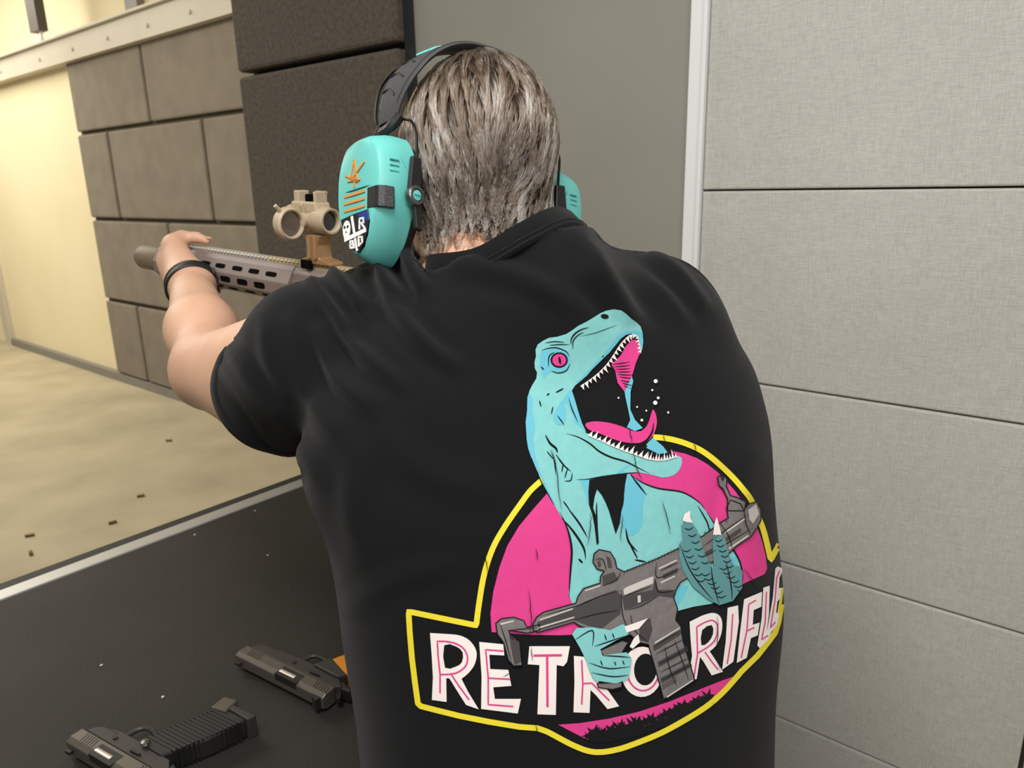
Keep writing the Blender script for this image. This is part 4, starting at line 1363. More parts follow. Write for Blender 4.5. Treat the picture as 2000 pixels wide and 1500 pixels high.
def drape(pts2d, layer):
    """photo-plane points dropped onto the shirt surface along the sight lines, lifted by the ink thickness"""
    out = []
    for x, y in pts2d:
        d = ray(x, y)
        d = d / np.linalg.norm(d)
        hit, nrm, fi, _ = BV.ray_cast(Vector(CAM), Vector(d))
        if hit is None:
            out.append(None)
            continue
        n_ = SNRM[sf[fi]].mean(0)
        if n_ @ -d < 0.05 or abs(np.linalg.norm(np.array(hit) - CAM) - 0.85) > 0.4:
            out.append(None)
            continue
        out.append(np.array(hit) + n_ / np.linalg.norm(n_) * (0.0005 + 0.00022 * layer))
    return out


class Ink:
    def __init__(self, name, material, layer):
        self.name, self.m, self.l, self.v, self.f, self.n = name, material, layer, [], [], 0

    def _put(self, p2, faces):
        self.n += 1
        P = drape(p2, self.l)
        mp = {}
        for i, p in enumerate(P):
            if p is not None:
                mp[i] = len(self.v)
                self.v.append(p)
        for f_ in faces:
            if all(i in mp for i in f_):
                self.f.append([mp[i] for i in f_])

    def poly(self, pts, smooth=0, step=7.0):
        if smooth:
            pts = [tuple(p) for p in catmull([np.array(p, float) for p in pts], smooth, True)]
        dense = []
        n = len(pts)
        for i in range(n):
            a, b = np.array(pts[i]), np.array(pts[(i + 1) % n])
            k = max(1, int(np.ceil(np.linalg.norm(b - a) / step)))
            dense += [tuple(a + (b - a) * j / k) for j in range(k)]
        D = np.array(dense)
        ed = [(i, (i + 1) % len(dense)) for i in range(len(dense))]
        gx, gy = np.meshgrid(np.arange(D[:, 0].min() + 2, D[:, 0].max(), step), np.arange(D[:, 1].min() + 2, D[:, 1].max(), step))
        gp = np.stack([gx.ravel(), gy.ravel()], 1)
        if len(gp):
            q1, q2 = D, np.roll(D, -1, 0)
            ins = np.zeros(len(gp), bool)
            for a, b in zip(q1, q2):
                c = (a[1] > gp[:, 1]) != (b[1] > gp[:, 1])
                ins ^= c & (gp[:, 0] < (b[0] - a[0]) * (gp[:, 1] - a[1]) / (b[1] - a[1] + 1e-12) + a[0])
            gp = gp[ins]
            if len(gp):
                md = np.array([((D - g) ** 2).sum(1).min() for g in gp])
                gp = gp[md > (step * 0.45) ** 2]
        vs = [Vector(p) for p in dense] + [Vector(p) for p in gp]
        r = delaunay_2d_cdt(vs, ed, [list(range(len(dense)))], 1, 1e-4)
        self._put([(p.x, p.y) for p in r[0]], [tuple(f_) for f_ in r[2]])
        return self

    def line(self, pts, w, closed=False, smooth=0, taper=False):
        if smooth:
            pts = catmull([np.array(p, float) for p in pts], smooth, closed)
        P = [np.array(p, float) for p in pts]
        if closed:
            P.append(P[0])
        c = []
        for a, b in zip(P[:-1], P[1:]):
            k = max(1, int(np.ceil(np.linalg.norm(b - a) / 5)))
            c += [a + (b - a) * j / k for j in range(k)]
        if not closed:
            c.append(P[-1])
        c = np.array(c)
        n = len(c)
        v2, fs = [], []
        for i in range(n):
            a = c[i - 1] if (i > 0 or closed) else c[i]
            b = c[(i + 1) % n] if (i < n - 1 or closed) else c[i]
            t = (b - a) / (np.linalg.norm(b - a) + 1e-9)
            s = np.array([-t[1], t[0]]) * w / 2
            if taper:
                s = s * max(0.12, math.sin(math.pi * (i + 0.5) / n) ** 0.7)
            v2 += [tuple(c[i] - s), tuple(c[i]), tuple(c[i] + s)]
        for i in range(n if closed else n - 1):
            j = (i + 1) % n
            fs += [(3 * i, 3 * i + 1, 3 * j + 1, 3 * j), (3 * i + 1, 3 * i + 2, 3 * j + 2, 3 * j + 1)]
        self._put(v2, fs)
        return self

    def dot(self, c, rx_, ry_, rot=0.0, n=14):
        self.poly([(c[0] + rx_ * math.cos(a) * math.cos(rot) - ry_ * math.sin(a) * math.sin(rot), c[1] + rx_ * math.cos(a) * math.sin(rot) + ry_ * math.sin(a) * math.cos(rot)) for a in np.linspace(0, 2 * math.pi, n, endpoint=False)])
        return self

    def done(self):
        o = link(self.name, self.v, self.f, self.m, shirt_o, True, 0)
        if self.n > 1:
            o['kind'] = 'stuff'
        return o


def teeth(ink, path, size, side, lean=0.0, jitter=0.25):
    """row of fangs along a path (px), side = +1/-1 for the biting side"""
    c = [np.array(p) for p in path]
    for i in range(len(c) - 1):
        a, b = c[i], c[i + 1]
        t = b - a
        nrm = np.array([-t[1], t[0]]) / (np.linalg.norm(t) + 1e-9) * side
        ln_ = size * (1 + jitter * math.sin(i * 2.3))
        tip = (a + b) / 2 + nrm * ln_ + t / (np.linalg.norm(t) + 1e-9) * lean * ln_
        ink.poly([tuple(a), tuple(b), tuple(b * 0.6 + a * 0.4 + (tip - (a + b) / 2) * 0.55), tuple(tip), tuple(a * 0.75 + b * 0.25 + (tip - (a + b) / 2) * 0.5)])


def resample(pts, n):
    P = np.array(catmull([np.array(p, float) for p in pts], 8))
    s = np.concatenate([[0], np.cumsum(np.linalg.norm(np.diff(P, axis=0), axis=1))])
    q = np.linspace(0, s[-1], n)
    return np.stack([np.interp(q, s, P[:, 0]), np.interp(q, s, P[:, 1])], 1)


# yellow outline of disc and banner
y1 = Ink('print_yellow_outline', INK['yellow'], 2)
arc = lambda q: [tuple(p) for p in catmull([np.array(p, float) for p in q], 5)]
ypath = arc(A_([(1085, 945), (1150, 950), (1230, 965), (1310, 990), (1400, 1030), (1480, 1085), (1560, 1155), (1630, 1225), (1690, 1295), (1745, 1370)]) +
            B_([(1800, 90), (1822, 150), (1842, 230), (1856, 292)])) + \
    B_([(1888, 232), (1908, 192), (1920, 262), (1924, 330), (1922, 420), (1912, 500), (1895, 600), (1878, 655), (1845, 700), (1790, 770), (1710, 848)]) + \
    arc(B_([(1690, 872), (1620, 950), (1540, 1020), (1430, 1090), (1300, 1160), (1150, 1220), (1070, 1243), (1000, 1252), (940, 1245), (870, 1218), (800, 1182), (740, 1150), (690, 1132)])) + \
    B_([(600, 1125), (450, 1100), (300, 1070), (180, 1040), (110, 1022), (95, 1008), (80, 900), (65, 780), (54, 650), (48, 548)]) + \
    arc(B_([(385, 618), (400, 500), (425, 360), (468, 230), (530, 120), (612, 2)]) + A_([(265, 1300), (345, 1228)]))
y1.line(ypath, 11.0)
y1.done()

pk = Ink('print_pink_disc', INK['pink'], 0)
pk.poly(A_([(1150, 1030), (1240, 1043), (1300, 1055), (1380, 1085), (1450, 1125), (1520, 1180), (1580, 1240), (1640, 1310), (1690, 1380), (1722, 1440)]) +
        B_([(1790, 130), (1815, 200), (1832, 270), (1840, 335), (1828, 362), (1710, 415), (1600, 470), (1400, 545), (1200, 610), (1000, 660), (800, 668), (640, 665), (462, 652), (456, 560), (470, 450), (500, 330), (540, 220), (600, 120), (672, 34)]) +
        A_([(350, 1350), (430, 1250), (600, 1180), (760, 1120), (930, 1060)]))
pk.poly(B_([(795, 1115), (900, 1108), (1050, 1085), (1200, 1050), (1350, 1000), (1500, 940), (1600, 900), (1672, 874), (1630, 930), (1560, 1000), (1470, 1050), (1350, 1110), (1200, 1160), (1050, 1196), (940, 1190), (860, 1150)]))
pk.done()
# undergrowth silhouettes over the lower pink
un = Ink('print_undergrowth', INK['black'], 1)
random.seed(11)
for i in range(26):
    f_ = i / 25
    cx, cy = np.interp(f_, [0, 0.25, 0.5, 0.75, 1], [945, 1080, 1230, 1390, 1540]), np.interp(f_, [0, 0.25, 0.5, 0.75, 1], [1178, 1150, 1110, 1050, 985])
    cx += random.uniform(-8, 8)
    R_ = random.uniform(22, 48) * (1.0 if i % 3 else 0.7)
    cy -= 8
    pts = []
    for k in range(14):
        a = 2 * math.pi * k / 14
        r = R_ * (1.25 if k % 2 else 0.55) * random.uniform(0.8, 1.2)
        pts.append((cx + r * math.cos(a), cy + r * math.sin(a) * 0.9 + 2))
    un.poly(B_(pts))
un.poly(B_([(930, 1192), (1000, 1172), (1100, 1150), (1230, 1120), (1350, 1075), (1470, 1022), (1560, 975), (1572, 998), (1470, 1060), (1350, 1118), (1200, 1168), (1050, 1204), (940, 1200)]))
un.done()

# raptor
rp = Ink('print_dinosaur', INK['teal'], 2)
neckL = [(690, 135), (640, 165), (580, 195), (540, 225), (500, 250), (440, 268), (385, 275), (345, 295), (310, 320), (295, 355), (298, 400), (288, 440), (290, 480), (305, 510), (300, 550), (275, 590), (255, 630), (240, 680), (238, 740), (240, 790), (228, 840), (232, 900), (235, 960),
         (245, 1020), (265, 1080), (290, 1140), (315, 1190), (330, 1240), (355, 1290), (385, 1340), (420, 1400)]
headP = [(730, 110), (770, 92), (820, 82), (870, 90), (905, 115), (935, 145), (970, 170), (1000, 200), (1012, 240), (1018, 300), (1012, 350), (1000, 388), (992, 330), (984, 290), (965, 258), (935, 247), (900, 256), (865, 282), (825, 332), (790, 377), (755, 408), (720, 440), (680, 482), (640, 530), (600, 565), (560, 597), (538, 632),
         (560, 700), (580, 770), (605, 850), (632, 905), (700, 955), (760, 982), (830, 1018), (900, 1042), (960, 1066), (1020, 1090), (1080, 1103), (1150, 1102), (1210, 1092), (1258, 1072), (1277, 1085), (1280, 1110), (1270, 1150), (1250, 1180), (1225, 1200), (1190, 1212), (1150, 1218), (1060, 1195), (985, 1180), (925, 1190),
         (960, 1220), (1010, 1250), (1060, 1270), (1120, 1290), (1200, 1305), (1280, 1315), (1340, 1340), (1390, 1380), (1430, 1430)]
rp.poly(A_(headP) + B_([(1550, 70), (1600, 150), (1660, 230), (1700, 300), (1712, 380), (1700, 440), (1560, 510), (1470, 525), (1375, 550), (1100, 600), (870, 525), (845, 460), (850, 400), (855, 330), (860, 250), (850, 180), (830, 110)]) + A_(list(reversed(neckL))))
rp.done()
d2 = Ink('print_blue_shading', INK['teal2'], 3)
d2.poly(A_([(255, 640), (240, 690), (238, 760), (228, 845), (235, 960), (247, 1025), (290, 1140), (318, 1190), (385, 1340), (430, 1412), (400, 1340), (350, 1230), (310, 1140), (288, 1050), (278, 960), (292, 870), (272, 770), (278, 690)]))
d2.poly(A_([(335, 370), (380, 348), (440, 345), (500, 370), (527, 420), (515, 470), (480, 508), (430, 500), (380, 512), (350, 552), (330, 500), (325, 430)]), 3)
d2.poly(A_([(520, 632), (538, 632), (560, 700), (580, 770), (605, 850), (632, 905), (560, 850), (535, 780), (505, 720), (470, 700)]))
d2.poly(A_([(470, 700), (440, 750), (415, 800), (425, 850), (480, 860), (500, 790), (490, 720)]), 3)
d2.poly(A_([(1012, 240), (965, 228), (905, 232), (850, 262), (800, 325), (755, 385), (690, 450), (620, 525), (560, 580), (600, 565), (680, 482), (755, 408), (825, 332), (865, 282), (900, 256), (935, 247), (965, 258), (984, 290), (1000, 385), (1016, 300)]))
d2.poly(A_([(880, 1165), (940, 1130), (1020, 1100), (900, 1140), (840, 1190), (925, 1188)]))
d2.poly(A_([(905, 1190), (955, 1220), (1010, 1260), (1030, 1330), (1010, 1448), (880, 1448), (890, 1330)]))
d2.poly(B_([(1090, 0), (1200, 20), (1215, 80), (1200, 140), (1150, 170), (1110, 110)]), 3)
d2.poly(A_([(590, 1230), (655, 1232), (650, 1320), (648, 1400), (620, 1300)]))
d2.poly(B_([(1385, 430), (1440, 420), (1420, 470), (1385, 520)]), 3)
d2.poly(B_([(1640, 285), (1685, 270), (1690, 310), (1655, 325)]))
d2.done()
bk = Ink('print_black_lines', INK['black'], 4)
bk.poly(A_([(655, 1232), (780, 1205), (910, 1188), (895, 1260), (888, 1330), (880, 1400)]) + B_([(1108, 50), (1100, 110), (1080, 162), (1062, 100), (1046, 45)]) + A_([(764, 1385), (738, 1335), (706, 1295), (690, 1345), (680, 1420)]) + B_([(988, 90), (996, 205), (985, 215), (974, 120), (962, 60)]) + A_([(652, 1400), (648, 1310)]))
bk.poly(A_([(632, 905), (760, 940), (900, 985), (1000, 985), (1060, 960), (1120, 985), (1180, 1030), (1235, 1062), (1215, 1090), (1150, 1100), (1080, 1101), (1020, 1088), (960, 1064), (900, 1040), (830, 1016), (760, 980), (700, 953)]))
for pts, w in (([(530, 320), (535, 280), (560, 245), (600, 220), (650, 205)], 8), ([(545, 350), (545, 300), (575, 260), (620, 235)], 6), ([(360, 310), (420, 300), (490, 305)], 5), ([(385, 325), (450, 320), (520, 320)], 5),
               ([(335, 360), (380, 345), (440, 343), (500, 368), (520, 400)], 6), ([(400, 500), (450, 512), (500, 495), (525, 450)], 6), ([(380, 470), (385, 400), (420, 372)], 6), ([(360, 930), (390, 985), (430, 1020), (440, 1050)], 12),
               ([(330, 470), (350, 490)], 7), ([(480, 618), (430, 645)], 8), ([(385, 650), (370, 665)], 8), ([(500, 920), (580, 945), (660, 990), (720, 1040), (800, 1080), (900, 1110), (980, 1150), (1060, 1190)], 9),
               ([(430, 1060), (480, 1130), (530, 1175)], 8), ([(395, 1030), (420, 1110), (430, 1200)], 6), ([(370, 1040), (410, 1090)], 6), ([(480, 1120), (470, 1180)], 6), ([(510, 1150), (490, 1220)], 6), ([(540, 1185), (530, 1235), (490, 1240)], 6),
               ([(570, 1230), (640, 1228), (760, 1208), (900, 1190), (985, 1180)], 7), ([(480, 1375), (520, 1430)], 7), ([(930, 1195), (980, 1260), (1040, 1335)], 9), ([(885, 1310), (880, 1380), (868, 1440)], 8), ([(925, 1190), (1010, 1250), (1120, 1290), (1280, 1315), (1390, 1380), (1432, 1432)], 8),
               ([(320, 700), (330, 740)], 7), ([(410, 740), (400, 790)], 6), ([(545, 640), (590, 780), (630, 900)], 6), ([(515, 680), (540, 760), (580, 850)], 6), ([(440, 800), (485, 862)], 6),
               ([(740, 400), (750, 400)], 9), ([(590, 265), (700, 240), (840, 190)], 3.5), ([(265, 1080), (330, 1240), (420, 1400)], 6)):
    bk.line(A_(pts), w / 2.6, smooth=5, taper=True)
for pts, w in (([(800, 50), (830, 110), (852, 180), (861, 250), (856, 330), (850, 420), (847, 480)], 9), ([(810, 80), (870, 150), (920, 230), (930, 290)], 10), ([(840, 30), (900, 110), (940, 180)], 8), ([(1130, 130), (1145, 200), (1190, 250)], 9), ([(1175, 290), (1230, 300)], 8),
               ([(895, 285), (915, 305)], 9), ([(1535, 50), (1600, 150), (1665, 235), (1702, 305), (1714, 385), (1700, 440)], 8), ([(1490, 20), (1540, 110), (1550, 180)], 6), ([(1150, 210), (1190, 285)], 7), ([(985, 0), (985, 100), (992, 215)], 8)):
    bk.line(B_(pts), w / 2.2, smooth=5, taper=True)
bk.dot(A_([(757, 132)])[0], 8.0, 5.0, 0.1)
bk.dot(A_([(452, 425)])[0], 17.0, 15.5)
bk.done()
# mouth
mo = Ink('print_mouth_pink', INK['pink'], 5)
mo.poly(A_([(800, 455), (860, 400), (900, 330), (940, 290), (975, 290), (990, 320), (1003, 372), (985, 400), (965, 450), (945, 520), (920, 570), (905, 600), (890, 640), (868, 612), (845, 582), (835, 540), (828, 500)]))
mo.poly(A_([(628, 855), (680, 840), (760, 845), (830, 860), (900, 885), (950, 905), (1000, 905), (1040, 870), (1060, 820), (1080, 760), (1100, 790), (1108, 850), (1090, 920), (1050, 970), (990, 990), (920, 985), (850, 970), (780, 945), (720, 920), (660, 900), (635, 880)]), 2)
mo.dot(A_([(452, 425)])[0], 13.5, 12.0)
mo.done()
ms = Ink('print_mouth_lines', INK['black'], 6)
for i in range(9):
    a = (805 + i * 10, 455 + i * 17) if i < 6 else (850 + (i - 5) * 12, 545 + (i - 5) * 18)
    b = (a[0] + 120 - i * 7, a[1] - 95 + i * 5 + 80)
    ms.line(A_([a, ((a[0] + b[0]) / 2, (a[1] + b[1]) / 2 - 12 + 14), b]), 2.2, smooth=3, taper=True)
ms.line(A_([(1085, 850), (1075, 910), (1040, 965), (985, 992), (900, 985)]), 4.5, smooth=5, taper=True)
ms.line(A_([(630, 905), (720, 935), (830, 975), (930, 1010), (1010, 1020), (1040, 1000)]), 5.0, smooth=5)
ms.dot(A_([(455, 427)])[0], 2.4, 7.6, -0.15)
ms.done()
dr = Ink('print_drool', INK['teal2'], 6)
dr.poly(A_([(938, 535), (948, 570), (930, 640), (928, 760), (960, 830), (1012, 885), (960, 905), (905, 880), (928, 830), (914, 760), (896, 680), (890, 640), (905, 605)]))
dr.poly(A_([(1080, 950), (1110, 975), (1150, 1010), (1180, 1050), (1120, 1060), (1020, 1010)]))
dr.done()
wt_ = Ink('print_white_teeth', INK['white'], 7)
teeth(wt_, resample(A_([(592, 600), (640, 568), (700, 522), (760, 462), (800, 408), (850, 330), (890, 282), (935, 250), (975, 262)]), 18), 11.5, 1, -0.25)
teeth(wt_, resample(A_([(975, 262), (988, 310), (1000, 380)]), 6), 6.5, 1, 0.2)
teeth(wt_, resample(A_([(640, 935), (720, 968), (800, 1005), (880, 1038), (960, 1066), (1040, 1095)]), 14), 13.0, -1, 0.15, 0.35)
teeth(wt_, resample(A_([(1030, 1092), (1100, 1104), (1170, 1100), (1245, 1078)]), 12), 13.0, -1, 0.1, 0.4)
for x, y, r in ((1098, 570, 13), (1075, 630, 7), (1115, 682, 9), (1095, 715, 14), (973, 743, 6), (1035, 768, 6), (1182, 780, 7), (1005, 832, 9), (848, 682, 6)):
    wt_.dot(A_([(x, y)])[0], r / 3.2, r / 3.3, n=8)
wt_.done()

# banner ground and lettering
class Letters:
    """every letter is an ink film of its own"""
    def poly(self, pts, smooth=0):
        Ink('print_letter', INK['white'], 3).poly(pts, smooth).done()

    def dot(self, *a):
        Ink('print_letter', INK['white'], 3).dot(*a).done()


le = Letters()
lh = Ink('print_lettering_counters', INK['black'], 4)
lp_ = Ink('print_lettering_pink_lines', INK['pink'], 5)
bow = lambda q: [tuple(p) for p in catmull([np.array(p, float) for p in q], 5)]
le.poly(B_([(155, 655)] + bow([(240, 660), (305, 668), (355, 696), (386, 748), (380, 805), (352, 850), (312, 885)]) + [ (345, 950), (398, 1037), (335, 1015), (300, 960), (252, 882), (236, 882), (238, 1000), (165, 990), (170, 880), (164, 770)]))
lh.poly(B_([(226, 716), (285, 722), (318, 752), (314, 800), (285, 822), (230, 828)]), 2)
lp_.line(B_([(206, 955), (206, 860), (196, 770), (192, 695)] + bow([(230, 696), (280, 706), (322, 732), (342, 775), (332, 820), (295, 850), (255, 860), (210, 862)])), 3.0)
lp_.line(B_([(262, 862), (300, 920), (350, 988)]), 3.0)
le.poly(B_([(400, 700), (520, 712), (525, 768), (450, 764), (455, 836), (545, 840), (560, 920), (470, 927), (478, 985), (608, 985), (592, 1058), (410, 1035), (412, 870)]))
lp_.line(B_([(520, 745), (432, 738), (445, 880), (445, 1012), (570, 1022)]), 3.0)
lp_.line(B_([(445, 880), (555, 886)]), 3.0)
le.poly(B_([(650, 722), (852, 722), (838, 800), (820, 822), (786, 816), (782, 1065), (690, 1062), (700, 816), (642, 812)]))
lp_.line(B_([(670, 768), (812, 766)]), 4.5)
lp_.line(B_([(738, 772), (740, 1025)]), 4.5)
le.poly(B_([(872, 770), (925, 775), (1000, 790), (1010, 880), (985, 915), (1040, 940), (1098, 1022), (1040, 1036), (985, 970), (955, 940), (950, 1055), (870, 1052), (875, 900)]))
lp_.line(B_([(910, 790), (916, 910), (910, 1012)]), 3.0)
lp_.line(B_([(916, 908), (960, 905), (1010, 955), (1048, 992)]), 3.0)
le.dot(B_([(1212, 850)])[0], 40, 49, 0.05, 28)
lh.dot(B_([(1228, 838)])[0], 22, 31, 0.05, 24)
lp_.line([B_([(1216 + 78 * math.cos(a), 845 + 98 * math.sin(a))])[0] for a in np.linspace(0.4, 3.6, 20)], 3.0)
le.poly(B_([(1450, 600)] + bow([(1510, 570), (1560, 556), (1595, 566), (1612, 600), (1608, 660), (1582, 718), (1550, 748)]) + [ (1585, 800), (1616, 850), (1560, 868), (1520, 800), (1502, 775), (1485, 885), (1440, 905), (1462, 770), (1454, 680)]))
lh.poly(B_([(1512, 642), (1560, 616), (1566, 660), (1542, 702), (1508, 716)]), 2)
lp_.line(B_([(1470, 880), (1488, 760), (1484, 625)] + bow([(1520, 604), (1560, 592), (1586, 612), (1588, 650), (1572, 694), (1540, 725), (1490, 755)])), 2.6)
lp_.line(B_([(1525, 750), (1560, 800), (1590, 838)]), 2.6)
le.poly(B_([(1640, 530), (1692, 518), (1696, 600), (1668, 800), (1612, 840), (1630, 700)]))
lp_.line(B_([(1664, 560), (1656, 690), (1636, 810)]), 2.4)
le.poly(B_([(1722, 488), (1812, 450), (1808, 525), (1770, 542), (1765, 615), (1800, 604), (1790, 668), (1756, 682), (1735, 780), (1685, 806), (1702, 650)]))
lp_.line(B_([(1780, 492), (1744, 512), (1735, 640), (1706, 780)]), 2.4)
lp_.line(B_([(1736, 645), (1772, 628)]), 2.4)
le.poly(B_([(1818, 430), (1850, 420), (1846, 560), (1836, 640), (1862, 640), (1842, 690), (1800, 732), (1788, 718), (1810, 580)]))
lp_.line(B_([(1832, 450), (1826, 600), (1808, 690), (1840, 668)]), 2.2)
le.poly(B_([(1878, 335), (1912, 300), (1912, 350), (1898, 382), (1896, 432), (1908, 432), (1902, 480), (1888, 500), (1882, 555), (1898, 560), (1888, 615), (1850, 660), (1835, 656), (1865, 480)]))
lp_.line(B_([(1898, 345), (1884, 380), (1874, 500), (1852, 630), (1878, 600)]), 2.0)
lh.done()
lp_.done()

# printed carbine in the raptor's claws
g1 = Ink('print_rifle', INK['grey'], 8)
GP = []
_pl = g1.poly
g1.poly = lambda q, *a: (GP.append(q), _pl(q, *a))
g1.poly(B_([(665, 612), (685, 575), (720, 550), (880, 505), (890, 472), (918, 432), (1000, 405), (1002, 372), (1022, 345), (985, 335), (964, 300), (970, 258), (995, 238), (1050, 250), (1075, 290), (1082, 330), (1120, 350), (1280, 286), (1385, 236), (1510, 172), (1600, 104), (1640, 82), (1632, 30), (1650, -8), (1700, 10), (1715, 40),
            (1740, 10), (1780, -2), (1800, 40), (1802, 90), (1780, 132), (1750, 176), (1690, 215), (1640, 260), (1560, 300), (1450, 372), (1400, 402), (1378, 440), (1366, 480), (1386, 535), (1376, 590), (1402, 622), (1412, 690), (1442, 790), (1470, 885), (1400, 930), (1316, 985), (1295, 905), (1265, 800), (1240, 712), (1192, 702), (1150, 662),
            (1110, 680), (1090, 640), (1000, 655), (900, 620), (870, 600), (690, 652), (668, 640)]))
g1.poly(B_([(482, 605), (510, 582), (570, 575), (620, 592), (636, 625), (700, 612), (700, 640), (640, 655), (545, 640), (560, 680), (600, 700), (612, 815), (570, 818), (545, 790), (520, 700), (490, 660)]))
g1.poly(B_([(1000, 742), (1110, 692), (1140, 702), (1100, 768), (1020, 772)]))
g1.poly(B_([(985, 905), (1110, 900), (1106, 924), (1060, 936), (992, 926)]))
g1.poly(A_([(1512, 1215), (1530, 1200), (1545, 1240), (1556, 1205), (1575, 1230), (1570, 1275), (1600, 1340), (1640, 1350), (1700, 1380), (1690, 1440), (1580, 1440), (1580, 1360), (1545, 1290), (1520, 1270)]))
g1.done()
gl = Ink('print_rifle_outline', INK['black'], 9)
for q in GP:
    gl.line(q, 2.2, closed=True)
gl.done()
g2 = Ink('print_rifle_shadow', INK['dgrey'], 9)
for pts in ([(700, 640), (870, 590), (1000, 640), (1100, 560), (1110, 470), (1075, 440), (920, 500), (860, 540), (690, 600)], [(1110, 470), (1260, 440), (1275, 380), (1290, 440), (1370, 440), (1366, 480), (1290, 470), (1180, 520), (1120, 540)],
            [(1195, 600), (1250, 580), (1260, 640), (1240, 700), (1195, 690)], [(1262, 720), (1400, 640), (1406, 660), (1270, 745)], [(1285, 800), (1430, 720), (1436, 745), (1292, 825)], [(1300, 880), (1450, 800), (1458, 822), (1306, 905)], [(548, 660), (600, 700), (606, 800), (575, 812), (560, 740)],
            [(985, 300), (1000, 290), (1005, 320), (990, 328)], [(1030, 270), (1050, 280), (1060, 330), (1040, 330)], [(1010, 370), (1070, 350), (1090, 390), (1015, 420)], [(1310, 365), (1385, 330), (1388, 352), (1318, 385)], [(1520, 255), (1600, 205), (1606, 222), (1528, 275)], [(1625, 180), (1700, 130), (1704, 150), (1632, 200)]):
    g2.poly(B_(pts))
for i in range(27):
    f_ = i / 26
    x, y = np.interp(f_, [0, 0.4, 0.65, 1], [1120, 1280, 1385, 1630]), np.interp(f_, [0, 0.4, 0.65, 1], [352, 288, 238, 96])
    g2.poly(B_([(x - 2.5, y - 8), (x + 2.5, y - 10), (x + 3.5, y + 6), (x - 1.5, y + 8)]))
for k in range(8):
    x = 1308 + k * 9
    g2.poly(B_([(x, 910 - k * 5), (x + 5, 907 - k * 5), (x + 9, 935 - k * 5), (x + 4, 938 - k * 5)]))
g2.done()
gd = Ink('print_rifle_lines', INK['black'], 11)
for pts in ([(700, 570), (880, 520), (1000, 470), (1110, 440)], [(870, 590), (980, 560), (1100, 540)], [(1105, 440), (1110, 560), (1150, 660)], [(1275, 380), (1290, 450), (1380, 440)], [(1280, 300), (1285, 380), (1400, 330)], [(1300, 345), (1390, 300)],
            [(1120, 470), (1260, 420)], [(1125, 540), (1200, 520), (1290, 470)], [(1150, 560), (1170, 640), (1240, 700)], [(1265, 720), (1400, 640)], [(1275, 760), (1415, 685)], [(1290, 810), (1430, 735)], [(1300, 850), (1445, 775)], [(1305, 890), (1455, 810)], [(1320, 720), (1345, 830), (1380, 920)], [(1370, 690), (1410, 800), (1440, 890)],
            [(1500, 230), (1740, 60)], [(1510, 280), (1760, 130)], [(1600, 110), (1640, 170), (1660, 240)], [(1715, 40), (1725, 110), (1752, 172)], [(500, 600), (530, 690), (560, 800)], [(545, 640), (690, 625)], [(690, 600), (700, 640)], [(1010, 420), (1080, 390), (1100, 350)], [(970, 290), (1010, 285), (1030, 340)]):
    gd.line(B_(pts), 1.8, smooth=4, taper=True)
gd.done()
ck = Ink('print_cracks', INK['black'], 16)
random.seed(5)
for pts in (B_([(640, 430), (655, 560), (650, 660)]), B_([(680, 230), (688, 295)]), B_([(950, 50), (945, 150), (930, 220)]), B_([(1305, -10), (1330, 80), (1346, 165)]), B_([(1582, 560), (1580, 700), (1592, 850)]), B_([(655, 720), (662, 790)]), B_([(1108, 60), (1098, 200)]), B_([(520, 870), (556, 850)]),
            A_([(940, 1040), (960, 1140), (1000, 1240)]), A_([(915, 880), (930, 980)]), A_([(400, 1020), (430, 1180), (440, 1300), (465, 1440)]), A_([(1140, 930), (1155, 980)]), A_([(1345, 980), (1362, 1050)]), B_([(1710, 330), (1790, 440)]), B_([(1560, 1000), (1572, 1052)]), B_([(680, 1110), (690, 1150)]), B_([(425, 250), (440, 350)])):
    q = resample(pts, 14)
    q = [(x + random.uniform(-1.1, 1.1), y) for x, y in q]
    ck.line(q, 1.6, taper=True)
ck.done()
g3 = Ink('print_rifle_highlight', INK['lgrey'], 10)
g3.poly(B_([(1115, 440), (1125, 428), (1240, 380), (1265, 372), (1262, 408), (1200, 432), (1120, 466)]))
for pts in ([(700, 585), (860, 530), (865, 536), (700, 592)], [(690, 625), (870, 572), (872, 578), (690, 633)], [(925, 440), (1000, 415), (1002, 421), (926, 447)], [(1290, 330), (1380, 288), (1382, 295), (1292, 338)], [(1300, 400), (1370, 368), (1372, 375), (1302, 408)], [(1620, 150), (1720, 80), (1723, 87), (1624, 158)],
            [(1640, 230), (1735, 165), (1738, 172), (1644, 238)], [(1735, 40), (1775, 10), (1790, 60), (1760, 110), (1742, 90)], [(1270, 700), (1395, 625), (1397, 631), (1273, 708)], [(1330, 970), (1462, 885), (1464, 892), (1332, 978)], [(500, 605), (570, 590), (572, 597), (505, 614)], [(1185, 470), (1200, 465), (1202, 500), (1187, 505)]):
    g3.poly(B_(pts))
g3.done()
cl = Ink('print_claw_hand', INK['teal3'], 11)
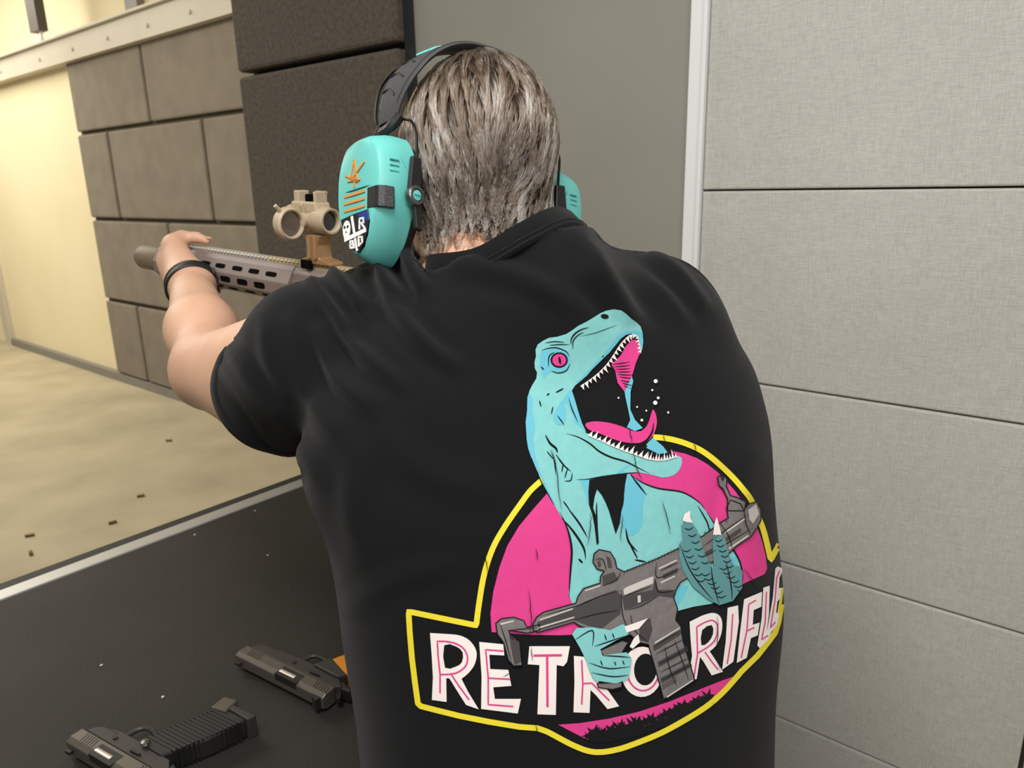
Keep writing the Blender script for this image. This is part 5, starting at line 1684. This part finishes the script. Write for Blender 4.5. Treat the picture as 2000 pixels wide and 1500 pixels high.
cl.poly(B_([(1405, 118), (1425, 98), (1455, 102), (1482, 140), (1502, 195), (1518, 255), (1548, 315), (1566, 345), (1560, 250), (1558, 190), (1572, 162), (1600, 162), (1620, 188), (1640, 262), (1668, 322), (1690, 318), (1708, 350), (1706, 430), (1660, 495), (1592, 516), (1530, 482), (1462, 425), (1412, 345), (1392, 270), (1394, 212), (1412, 190)]))
cl.done()
c2 = Ink('print_trigger_hand', INK['teal'], 11)
c2.poly(B_([(860, 660), (880, 630), (960, 625), (1050, 640), (1110, 610), (1142, 625), (1136, 662), (1080, 690), (1000, 735), (1010, 765), (1130, 750), (1156, 780), (1150, 822), (1140, 882), (1080, 905), (970, 890), (950, 850), (930, 790), (900, 730)]))
c2.done()
c3 = Ink('print_claws', INK['white'], 12)
c3.poly(B_([(1408, 92), (1418, 60), (1446, 44), (1446, 78), (1458, 104), (1425, 100)]))
c3.poly(B_([(1560, 165), (1566, 112), (1578, 74), (1592, 120), (1602, 165)]))
c3.poly(B_([(1120, 622), (1195, 596), (1236, 580), (1192, 632), (1130, 652)]))
c3.poly(B_([(1145, 722), (1165, 682), (1188, 660), (1196, 700), (1160, 732)]))
c3.done()
c4 = Ink('print_hand_lines', INK['black'], 13)
for j, (x0, y0, x1, y1_, w_) in enumerate(((1418, 130, 1500, 300, 48), (1408, 240, 1480, 390, 46), (1566, 190, 1620, 320, 46), (1590, 330, 1680, 440, 50), (1500, 360, 1580, 470, 50))):
    for k in range(6):
        f_ = k / 5
        x, y = x0 + (x1 - x0) * f_, y0 + (y1_ - y0) * f_
        c4.line(B_([(x, y), (x + w_ * 0.45, y + 9), (x + w_ * 0.9, y - 4)]), 2.0, smooth=3, taper=True)
for pts in ([(1394, 212), (1440, 330), (1500, 420), (1560, 490)], [(1550, 320), (1560, 400), (1590, 510)], [(1625, 300), (1650, 420), (1655, 490)], [(870, 690), (960, 640), (960, 720)], [(940, 800), (1040, 830), (1150, 820)], [(955, 850), (1060, 870), (1142, 862)],
            [(1010, 765), (1090, 770), (1150, 775)], [(970, 720), (1060, 690), (1120, 668)], [(1020, 660), (1030, 690)], [(1060, 655), (1068, 680)], [(1000, 790), (1010, 815)], [(1070, 795), (1076, 815)], [(1110, 790), (1118, 812)]):
    c4.line(B_(pts), 2.4, smooth=4, taper=True)
c4.done()
